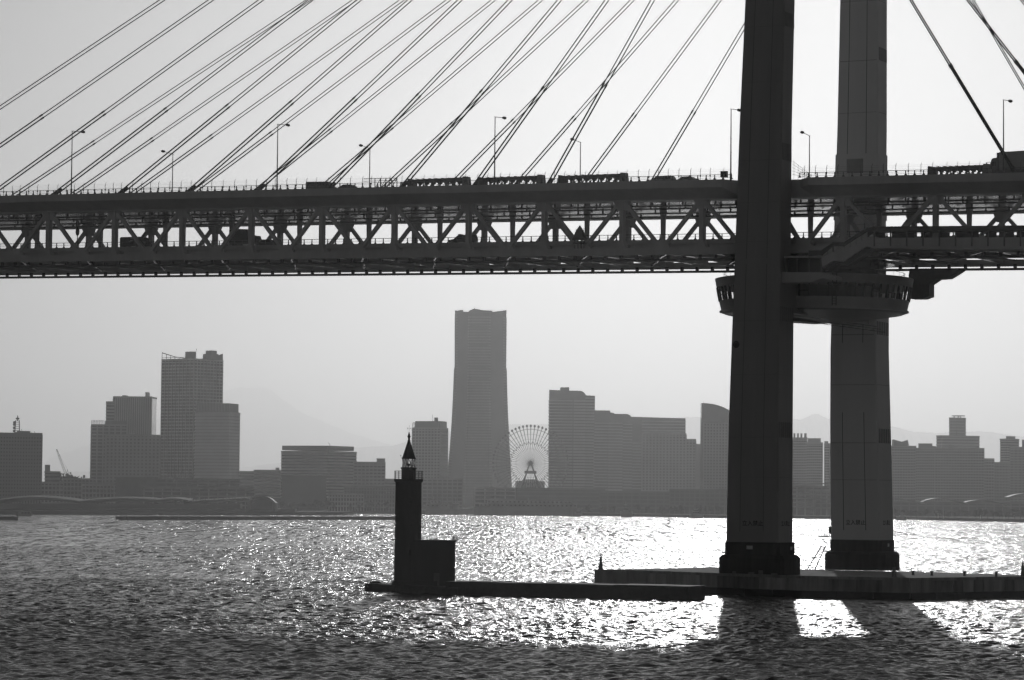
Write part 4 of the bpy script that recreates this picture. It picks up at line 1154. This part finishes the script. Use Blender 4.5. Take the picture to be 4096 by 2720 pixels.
# between the legs
building('apartment_tower', 'apartment tower with a notched roofline seen between the tower legs', 3120, 3227, 1752, 3900, F3, pitch=3.3, band=1.6, piers=16, pier_w=0.8, roofs=((0.5, 0.57, 5.5), (0.63, 0.7, 5.5), (0.76, 0.83, 5.5), (0.9, 0.99, 5.5)))
building('apartment_tower', 'flat-topped apartment tower second from left between the tower legs', 3227, 3290, 1772, 3880, F3, pitch=3.3, band=1.5, piers=8, pier_w=0.8, roofs=((0.05, 0.88, 5.5),))
building('apartment_tower', 'apartment tower partly hidden by the far tower leg', 3298, 3420, 1776, 3860, F3, pitch=3.3, band=1.5, piers=12, pier_w=0.8, roofs=((0.0, 0.12, 3.0),))
# right group
o, T, wA, wB, H = building('apartment_tower', 'apartment tower with a butterfly roof house right of the far tower leg', 3430, 3663, 1785, 3700, F2, pitch=3.25, band=1.4, piers=22, pier_w=0.8)
pa = [(3575, 1782), (3575, 1758), (3608, 1767), (3631, 1759), (3636, 1782)]
part('roof_house', MB().prism([(at(x, y, 3705).x, at(x, y, 3705).z) for x, y in pa], 3705, 3722, lambda a, b, t: (a, t, b)), F1, o)
building('apartment_tower', 'flat apartment tower with a wide roof house, second right of the far leg', 3663, 3746, 1794, 3680, F2, pitch=3.25, band=1.4, piers=10, pier_w=0.8, roofs=((0.13, 0.8, 5.6), (0.8, 0.98, 2.5)))
o, T, wA, wB, H = building('tall_office', 'slim tower with a roof helipad rising highest at the right', 3797, 3862, 1672, 4400, F2, xc=3826, ang=35, pitch=4.2, band=2.2, core=F1)
hp = MB().box(-wA * 0.8, wA * 0.3, 2, wB * 0.7, H + 2.6, H + 3.8, T)
for a in (-0.6, 0.0, 0.3):
    hp.box(wA * a - 0.4, wA * a + 0.4, 4, 5, H, H + 2.8, T)
part('helipad', hp, F1, o)
building('office_block', 'stepped dark block at the foot of the helipad tower', 3746, 3916, 1744, 4300, F1, xc=3766, ang=60, pitch=4.2, band=1.8)
building('apartment_tower', 'broad banded apartment tower in front of the helipad tower', 3742, 3936, 1794, 3650, F2, pitch=3.25, band=1.4, piers=18, pier_w=0.8, roofs=((0.28, 0.33, 4.0),))
building('office_block', 'lower block right of the broad banded apartment tower', 3934, 3976, 1836, 3720, F2, pitch=3.6, band=1.6, piers=4)
building('office_block', 'lowest flat block between the banded tower and the right edge', 3974, 4044, 1851, 3760, F1, pitch=3.6, band=1.6, piers=6)
building('apartment_tower', 'balconied apartment tower near the right edge of the skyline', 4001, 4075, 1757, 4000, F2, xc=4030, ang=40, pitch=3.2, band=1.1, roofs=((0.4, 0.9, 3.5),))
building('apartment_tower', 'dark apartment tower cut by the right edge of the picture', 4042, 4200, 1790, 3750, F1, pitch=3.2, band=1.2, piers=10, pier_w=0.8, roofs=((0.3, 0.5, 9.0),))

# ferris wheel
Yw = 4131.0
wc = at(2122, 1853, Yw)
px_m = Yw / FPX
fw = thing('ferris_wheel', 'giant ferris wheel between the skyscraper and the stepped office towers', 'ferris wheel', (wc.x, Yw, GZ))
def wp(r, a, dy=0.0):
    return Vector((wc.x + r * px_m * sin(a), Yw + dy, wc.z + r * px_m * cos(a)))
spoke = MB()
gond = MB()
gond.lathe([(0.4, -1.7), (1.3, -1.3), (1.45, 0.0), (1.1, 1.1), (0.3, 1.7)], (0, 0, 0), 8)
gm = gond.mesh('gondola', M['dark'])
for k in range(60):
    a = 2 * pi * k / 60
    part('spoke', MB().tube(wp(6, a), wp(144, a), 0.14, 5, 0.5), M['dark'], fw)
    inst('gondola', gm, Matrix.Translation(wp(149.5, a)), fw)
for r_, w_ in ((136, 0.38), (116, 0.16), (96, 0.16), (58, 0.16)):
    m_ = MB()
    for k in range(60):
        m_.tube(wp(r_, 2 * pi * k / 60), wp(r_, 2 * pi * (k + 1) / 60), w_, 4)
    part('rim', m_, M['dark'], fw)
m_ = MB()
for k in range(60):
    m_.tube(wp(88 if k % 2 else 74, 2 * pi * k / 60), wp(74 if k % 2 else 88, 2 * pi * (k + 1) / 60), 0.4, 4)
part('zigzag_light_ring', m_, M['dark'], fw)
part('hub', MB().tube(wp(0, 0, -6), wp(0, 0, 6), 2.6, 12), M['dark'], fw)
for dy in (-7, 7):
    for s in (-1, 1):
        part('support_leg', MB().beam(wp(0, 0, dy * 0.5) + Vector((s * 0.8, 0, 0)), Vector((wc.x + s * 60 * px_m, Yw + dy * 1.6, 6)), 2.0, 2.0, (0, 1, 0)), M['dark'], fw)
tb = MB()
ca, cb_ = wp(0, 0, -8) + Vector((-24 * px_m, 0, -36 * px_m)), wp(0, 0, -8) + Vector((24 * px_m, 0, -36 * px_m))
tb.tube(ca, cb_, 1.9, 10)
part('clock_bar', tb, M['dark'], fw)
part('boarding_hall', MB().box(wc.x - 60 * px_m, wc.x + 58 * px_m, Yw + 16, Yw + 50, GZ, at(2122, 1924, Yw).z).box(wc.x - 30 * px_m, wc.x + 30 * px_m, Yw + 18, Yw + 48, at(2122, 1924, Yw).z, at(2122, 1917, Yw).z), F4, fw)

# crane
Yc = 3200.0
cr0, cr1 = at(268, 1909, Yc), at(226, 1796, Yc)
cran = thing('lattice_crane', 'lattice crane with raised boom between the left office blocks', 'crane', (cr0.x, Yc, GZ))
bm = MB()
nseg = 16
for k in range(nseg):
    a, b = cr0.lerp(cr1, k / nseg), cr0.lerp(cr1, (k + 1) / nseg)
    wv_ = 1.3 - 0.7 * k / nseg
    off = Vector((wv_, 0, 0))
    bm.tube(a - off, b - off * 0.96, 0.16, 4).tube(a + off, b + off * 0.96, 0.16, 4)
    bm.tube(a - off, b + off * 0.96, 0.12, 4).tube(a + off, b - off * 0.96, 0.12, 4)
part('boom', bm, M['dark'], cran)
mst = at(270, 1878, Yc)
part('mast', MB().tube(cr0 + Vector((-1.5, 0, 0)), mst, 0.2, 5).tube(cr0 + Vector((2.5, 0, 0)), mst, 0.2, 5), M['dark'], cran)
part('pendant', MB().tube(mst, cr1, 0.09, 4), M['dark'], cran)
part('cab', MB().box(cr0.x - 4, cr0.x + 5, Yc - 2, Yc + 2, cr0.z - 4.5, cr0.z).box(cr0.x - 3, cr0.x + 4, Yc - 1.8, Yc + 1.8, GZ, cr0.z - 4.5), M['dark'], cran)

# ------------------------------------------------------------------ waterfront: low buildings, terminal, ships, trees
LOW = [('warehouse', 'low block beside the crane at the left waterfront', 165, 255, 1930, 3150, F2, 2, 6), ('warehouse', 'long low terrace under the crane', 255, 372, 1916, 3180, F2, 3, 8),
       ('office_block', 'pale low block with square windows left of the dark hall', 330, 472, 1940, 2980, F3, 4, 10), ('hall', 'dark windowless hall in front of the wide plain block', 465, 626, 1911, 2960, F0, 0, 0),
       ('terminal_hall', 'long low hall with framed bays below the horned tower', 580, 1020, 1952, 2950, F2, 2, 12), ('terminal_hall', 'low bay-fronted hall carrying the white letter', 625, 960, 1918, 3100, F1, 2, 8),
       ('hall', 'dark plain hall in front of the banded hotel', 1128, 1306, 1904, 3250, F0, 0, 0), ('warehouse', 'low colonnaded block right of the banded hotel', 1378, 1580, 1948, 3150, F1, 2, 18),
       ('warehouse', 'low block with a pale colonnade in front of the plain block', 1318, 1456, 1976, 3120, F3, 2, 12), ('office_block', 'low office block behind the moored white ship', 1690, 1850, 1916, 3450, F2, 4, 8),
       ('warehouse', 'low pale hall with big square windows under the skyscraper', 1900, 2062, 1952, 3300, F3, 3, 4), ('hall', 'long low dark hall under the ferris wheel', 2050, 2420, 1955, 3320, F0, 1, 0),
       ('hall', 'low dark hall below the middle stepped tower', 2400, 2720, 1968, 3200, F0, 1, 10), ('hall', 'low dark podium at the foot of the sail-shaped hotel', 2680, 2960, 1960, 3150, F0, 2, 14),
       ('arena', 'low wide arena with a pale curved roof between the tower legs', 3090, 3420, 1946, 3150, F2, 3, 10), ('hall', 'low dark block in front of the arena between the tower legs', 3262, 3400, 1966, 3100, F1, 2, 6),
       ('hall', 'long exhibition hall under pale wave roofs at the right', 3440, 4250, 2010, 3150, F0, 2, 24)]
LOWB = {}
for nm, lab, xl, xr, yt, Y, m_, pit, prs in LOW:
    LOWB[lab] = building(nm, lab, xl, xr, yt, Y, m_, pitch=4.2 if pit else 9, band=1.5 if pit else 0, piers=prs, pier_w=1.2, depth=30, core=M['pane'] if pit else m_, ylo=2035, group='low waterfront buildings')[0]
# the white letter on a hall
FL = text_mesh('F', 4.4)
FL.materials.clear()
FL.materials.append(M['white'])
q = at(698, 1924, 3090)
fo = thing('letter_sign', 'white capital letter on the low hall below the horned tower', 'sign', (q.x, 3090, GZ))
inst('lettering', FL, basis(Vector((1, 0, 0)), UPZ, Vector((q.x, 3090, q.z))), fo)
part('sign_mast', MB().tube((q.x - 0.8, 3090.4, GZ), (q.x - 0.8, 3090.4, q.z + 1.0), 0.2, 5), F1, fo)
# wave roofs of the exhibition hall, each a shallow shell
def shell(name, label, x0, x1, ya, yb, yc, Y, rise_at=0.4, d=24.0):
    pts = []
    for i in range(13):
        t = i / 12
        x = x0 + (x1 - x0) * t
        y = ya + (yb - ya) * t - yc * sin(pi * t ** (0.8 if rise_at < 0.5 else 1.2))
        p = at(x, y, Y)
        pts.append((p.x, p.z))
    low = [(a, b - 1.0) for a, b in pts][::-1]
    part(name, MB().prism(pts + low, Y, Y + d, lambda a, b, t: (a, t, b)), F1, LOWB[label])
shell('wave_roof', 'long exhibition hall under pale wave roofs at the right', 3500, 3700, 2002, 2012, 14, 3120)
shell('wave_roof', 'long exhibition hall under pale wave roofs at the right', 3690, 3870, 2008, 2012, 18, 3118)
shell('wave_roof', 'long exhibition hall under pale wave roofs at the right', 3860, 4045, 2010, 2018, 14, 3116)
shell('curved_roof', 'long exhibition hall under pale wave roofs at the right', 4035, 4180, 1988, 1978, 10, 2900)
shell('curved_roof', 'low wide arena with a pale curved roof between the tower legs', 3060, 3430, 1944, 1938, 10, 3140)
# passenger terminal pier on the left with its rolling roof
Yp = 2560.0
tp = thing('terminal_pier', 'long dark passenger pier with a rolling roof at the left waterline', 'pier', (at(600, 2050, Yp).x, Yp, 0))
a0, a1, b0_ = gnd(-700, 2057), gnd(0, 2058), gnd(1371, 2061)
deck_pts = [Vector((-640, 2330, 0)), a1, Vector((-330, 2560, 0)), b0_, b0_ + Vector((6, 70, 0)), Vector((-400, 2760, 0)), Vector((-800, 2500, 0))]
part('quay', MB().loft([[Vector((p.x, p.y, -2)) for p in deck_pts], [Vector((p.x, p.y, 3.0)) for p in deck_pts]]), F0, tp)
def pier_line(x):
    t = (x + 300) / 1671.0
    return 2470 + 290 * max(0, min(1, t))
for nm, top, lo, dd, m_ in (('lower_storey', 2036, 2056, 30, F0), ('upper_storey', 2014, 2034, 24, F1)):
    pts = [(-320, 0), (300, 0), (640, 0), (950, 0)]
    ring0, ring1 = [], []
    sec = []
    for x in (-320, 0, 320, 640, 960 if nm == 'upper_storey' else 1180):
        Yx = pier_line(x) + 14
        p, q = at(x, lo, Yx), at(x, top, Yx)
        sec.append([Vector((p.x, Yx, max(2.9, p.z))), Vector((q.x, Yx, q.z)), Vector((q.x, Yx + dd, q.z)), Vector((p.x, Yx + dd, max(2.9, p.z)))])
    part(nm, MB().loft(sec), m_, tp)
def roll(x0, x1, rise, ybase, nm):
    sec = []
    for i in range(15):
        t = i / 14
        x = x0 + (x1 - x0) * t
        Yx = pier_line(x) + 16
        y = ybase - rise * sin(pi * t)
        p = at(x, y, Yx)
        sec.append([Vector((p.x, Yx, p.z - 0.9)), Vector((p.x, Yx, p.z)), Vector((p.x, Yx + 26, p.z + 1.6)), Vector((p.x, Yx + 26, p.z - 2.5))])
    part(nm, MB().loft(sec), F1, tp)
    rim = MB()
    for s0, s1 in zip(sec, sec[1:]):
        rim.tube(s0[1], s1[1], 0.28, 5)
    part('roof_rim', rim, F1, tp)
roll(-40, 325, 17, 2006, 'rolling_roof')
roll(310, 700, 12, 2006, 'rolling_roof')
roll(620, 760, 8, 2003, 'rolling_roof')
sec = []
for i in range(12):
    x = 730 + 265 * i / 11
    Yx = pier_line(x) + 16
    p = at(x, 2006 - 15 * i / 11, Yx)
    sec.append([Vector((p.x, Yx, p.z - 1.0)), Vector((p.x, Yx, p.z)), Vector((p.x, Yx + 26, p.z + 1)), Vector((p.x, Yx + 26, p.z - 2.5))])
    part('roof_light', MB().box(p.x - 0.6, p.x + 0.6, Yx - 0.3, Yx + 1, p.z, p.z + 0.9), M['white'], tp)
part('ramp_roof', MB().loft(sec), F1, tp)
pts = []
for i in range(17):
    t = i / 16
    x = 990 + 112 * t
    p = at(x, 2030 - 46 * sin(pi * (0.08 + 0.84 * t)) ** 0.7, 2700)
    pts.append((p.x, p.z))
part('arched_hall', MB().prism(pts + [(pts[-1][0], 3.0), (pts[0][0], 3.0)], 2700, 2725, lambda a, b, t: (a, t, b)), F1, tp)
arch = MB()
for (p, q_) in zip(pts, pts[1:]):
    arch.tube((p[0], 2699.5, p[1]), (q_[0], 2699.5, q_[1]), 0.5, 5)
part('arch_rim', arch, F1, tp)
part('glazed_front', MB().prism([(a * 1.0 + 0.0, b - 2.0) for a, b in pts[2:-2]] + [(pts[-3][0], 4.0), (pts[2][0], 4.0)], 2699.0, 2699.9, lambda a, b, t: (a, t, b)), M['glass'], tp)

# ships
def ship(label, xl, xr, ydeck, Y, bow, mat, houses, masts=(), name='moored_ship'):
    a, b = at(xl, 2050, Y).x, at(xr, 2050, Y).x
    zd = max(2.0, at((xl + xr) / 2, ydeck, Y).z)
    o_ = thing(name, label, 'ship', ((a + b) / 2, Y, 0), 'vessels along the far shore')
    L = b - a
    bl_, br_ = (0.06 * L, 0.01 * L) if bow < 0 else (0.01 * L, 0.06 * L)
    W = max(3.0, L * 0.13)
    def hull(z, ex, wf):
        return [Vector((a + bl_ * (1 - ex), Y, z)), Vector((a + L * 0.16, Y - W * wf / 2, z)), Vector((b - L * 0.12, Y - W * wf / 2, z)), Vector((b - br_ * (1 - ex), Y - W * wf * (0.02 if bow > 0 else 0.35), z)),
                Vector((b - br_ * (1 - ex), Y + W * wf * (0.02 if bow > 0 else 0.35), z)), Vector((b - L * 0.12, Y + W * wf / 2, z)), Vector((a + L * 0.16, Y + W * wf / 2, z))]
    part('hull', MB().loft([hull(-0.8, 0.0, 0.8), hull(zd * 0.55, 0.6, 0.95), hull(zd, 1.0, 1.0)]), mat, o_)
    for f0, f1, yt_ in houses:
        zt = at((xl + xr) / 2, yt_, Y).z
        hx0, hx1 = a + L * f0, a + L * f1
        hs_ = part('deckhouse', MB().box(hx0, hx1, Y - W * 0.36, Y + W * 0.36, zd - 0.1, zt).box(hx0 - 0.3, hx1 + 0.3, Y - W * 0.4, Y + W * 0.4, zt, zt + 0.3), mat, o_)
        nwin = max(3, int((hx1 - hx0) / 4))
        for k in range(nwin):
            wx = hx0 + (hx1 - hx0) * (k + 0.5) / nwin
            part('window', MB().box(wx - 0.8, wx + 0.8, Y - W * 0.36 - 0.08, Y - W * 0.36 - 0.01, zt - 1.9, zt - 0.9), M['pane'], hs_)
    for f, ym in masts:
        mx = a + L * f
        part('mast', MB().tube((mx, Y, zd), (mx, Y, at(xl, ym, Y).z), 0.35, 5, 0.15), mat, o_)
ship('white patrol ship moored just right of the lighthouse tower', 1660, 1905, 2034, 3050, -1, F4, ((0.18, 0.55, 2016), (0.25, 0.42, 2002), (0.62, 0.72, 2012)), ((0.3, 1984), (0.66, 1990)))
ship('long white ferry moored in front of the low hall with square windows', 1895, 2330, 2030, 3020, 1, F4, ((0.05, 0.95, 2016), (0.12, 0.9, 2002)), ((0.5, 1990),))
ship('small white motor ferry under way at the left edge', 62, 128, 2054, 2330, -1, F3, ((0.2, 0.92, 2049), (0.35, 0.9, 2045)), ((0.8, 2041),), 'passenger_ferry')
ship('small grey tug moored below the middle stepped tower', 2480, 2530, 2046, 2870, -1, F3, ((0.25, 0.7, 2030), (0.35, 0.55, 2018)), ((0.45, 2006),))
ship('small white workboat moored left of the buoy', 2292, 2330, 2050, 2900, 1, F3, ((0.3, 0.75, 2043),), ((0.5, 2036),))
ship('small grey workboat moored right of the buoy', 2755, 2815, 2056, 2830, -1, F3, ((0.25, 0.7, 2044), (0.35, 0.6, 2036)), ((0.45, 2026),))
ship('white launch moored beside the right of the far tower leg', 3585, 3628, 2068, 2780, 1, F4, ((0.3, 0.8, 2063),), ())

# trees
def tree_mesh(seed, h, w, conical=False):
    r = random.Random(seed)
    t = MB()
    t.tube((0, 0, 0), (0.1, 0, h * 0.45), 0.035 * h, 6, 0.02 * h)
    for k in range(4):
        a = k * 1.7 + r.random()
        t.tube((0.08, 0, h * (0.28 + 0.05 * k)), (cos(a) * w * 0.3, sin(a) * w * 0.3, h * (0.55 + 0.07 * k)), 0.014 * h, 4, 0.006 * h)
    tm = t.mesh('trunk', M['bark'])
    c = MB()
    blobs = [(r.uniform(-.3, .3) * w, r.uniform(-.3, .3) * w, h * r.uniform(0.42, 0.86), r.uniform(0.16, 0.3) * w) for _ in range(9)]
    if conical:
        blobs = [(r.uniform(-.06, .06) * w, r.uniform(-.06, .06) * w, h * (0.2 + 0.09 * k), w * (0.42 - 0.045 * k)) for k in range(8)]
    for _ in range(330):
        bx_, by_, bz_, br_ = r.choice(blobs)
        d = Vector((r.gauss(0, 1), r.gauss(0, 1), r.gauss(0, 1))).normalized() * br_ * r.uniform(0.55, 1.05)
        p = Vector((bx_, by_, bz_)) + d * 1.0
        s = 0.05 * w * r.uniform(0.6, 1.4)
        e1 = Vector((r.gauss(0, 1), r.gauss(0, 1), r.gauss(0, 1))).normalized()
        e2 = e1.orthogonal().normalized()
        c.add([p - e1 * s, p + e2 * s, p + e1 * s, p - e2 * s], [(0, 1, 2, 3)])
    return tm, c.mesh('crown', M['foliage'])
TM = [tree_mesh(1, 10, 9), tree_mesh(2, 10, 11), tree_mesh(3, 10, 8), tree_mesh(4, 10, 6, True)]
def tree(x, ytop, Y, kind, label, grp):
    p = at(x, ytop, Y)
    hgt = max(4.0, p.z - GZ)
    o_ = thing('broadleaf_tree' if kind < 3 else 'conifer_tree', label, 'tree', (p.x, Y, GZ), grp)
    s = hgt / 10.0
    Mx = Matrix.Translation((p.x, Y, GZ)) @ Matrix.Rotation(x * 0.37, 4, 'Z') @ Matrix.Diagonal((s * 1.05, s * 1.05, s, 1))
    inst('trunk', TM[kind][0], Mx, o_)
    inst('crown', TM[kind][1], Mx, o_)
xs = [960, 1010, 1128, 1165, 1205, 1245, 1275, 1305, 1335, 1365, 1400, 1438, 1478, 1512, 1545]
for i, x in enumerate(xs):
    k = 3 if i in (8, 10, 13) else i % 3
    tree(x, 1998 + (i * 37 % 17), 3085 + (i * 53 % 40), k, 'shore tree in the leafy row left of the lighthouse tower', 'trees left of the lighthouse')
for i in range(22):
    x = 3582 + i * 26 + (i * 31 % 11)
    tree(x, 2034 + (i * 29 % 13), 2790 - (x - 3580) * 0.26 + (i * 17 % 25), i % 3, 'round-topped tree in the dark row along the right shore', 'trees along the right shore')
for i, (x, yt_) in enumerate(((292, 1901), (306, 1904), (245, 1893), (252, 1897))):
    tree(x, yt_, 3330, i % 3, 'tree standing behind the low blocks beside the crane', 'trees beside the crane')
for i in range(12):
    tree(2350 + i * 47 + (i * 13 % 20), 2018 + (i * 7 % 9), 3000 - i * 8, i % 3, 'low tree on the quay between the ferry and the near tower leg', 'trees on the middle quay')
# masts and lamp poles on the shore
for i, (x, y0_, y1_, Y) in enumerate(((3752, 2055, 2070, 2740), (3773, 2045, 2058, 2730), (3922, 2064, 2078, 2700), (4016, 2066, 2080, 2680))):
    p, q_ = at(x, y0_, Y), at(x, y1_, Y)
    tag(part('flag_pole', MB().tube((p.x, Y, GZ), (p.x, Y, p.z), 0.3, 6, 0.2).lathe([(0.3, 0), (0.35, 0.3), (0.1, 0.6)], (p.x, Y, p.z), 6), M['white']),
        ['white pole on the right shore, farthest left of four', 'white pole on the right shore, second from left', 'white pole on the right shore, third from left', 'white pole on the right shore, farthest right of four'][i], 'pole', 'white poles on the right shore')
o = thing('quay', 'low grey quay edge along the middle of the far shore', 'quay', (60, 2950, 0))
edge = [Vector((x, y, 0)) for x, y in shore[2:9]]
for p, q_ in zip(edge, edge[1:]):
    d = (q_ - p).normalized()
    nrm = Vector((d.y, -d.x, 0))
    part('quay_wall', MB().loft([[e + nrm * 0.6 + Vector((0, 0, -1)), e + nrm * 0.6 + Vector((0, 0, 2.6)), e - nrm * 2 + Vector((0, 0, 2.6)), e - nrm * 2 + Vector((0, 0, -1))] for e in (p, q_)]), F0, o)

# ------------------------------------------------------------------ haze
hm = bpy.data.materials.new('haze_air')
hm.use_nodes = True
t = hm.node_tree
t.nodes.clear()
ho = t.nodes.new('ShaderNodeOutputMaterial')
pv = t.nodes.new('ShaderNodeVolumePrincipled')
pv.inputs['Color'].default_value = (0.99, 0.99, 0.99, 1)
pv.inputs['Density'].default_value = 6.5e-5
pv.inputs['Anisotropy'].default_value = 0.75
t.links.new(pv.outputs[0], ho.inputs['Volume'])
hz = part('haze', MB().box(-20000, 20000, -400, 54500, -4, 1860), hm)
hz['kind'] = 'stuff'
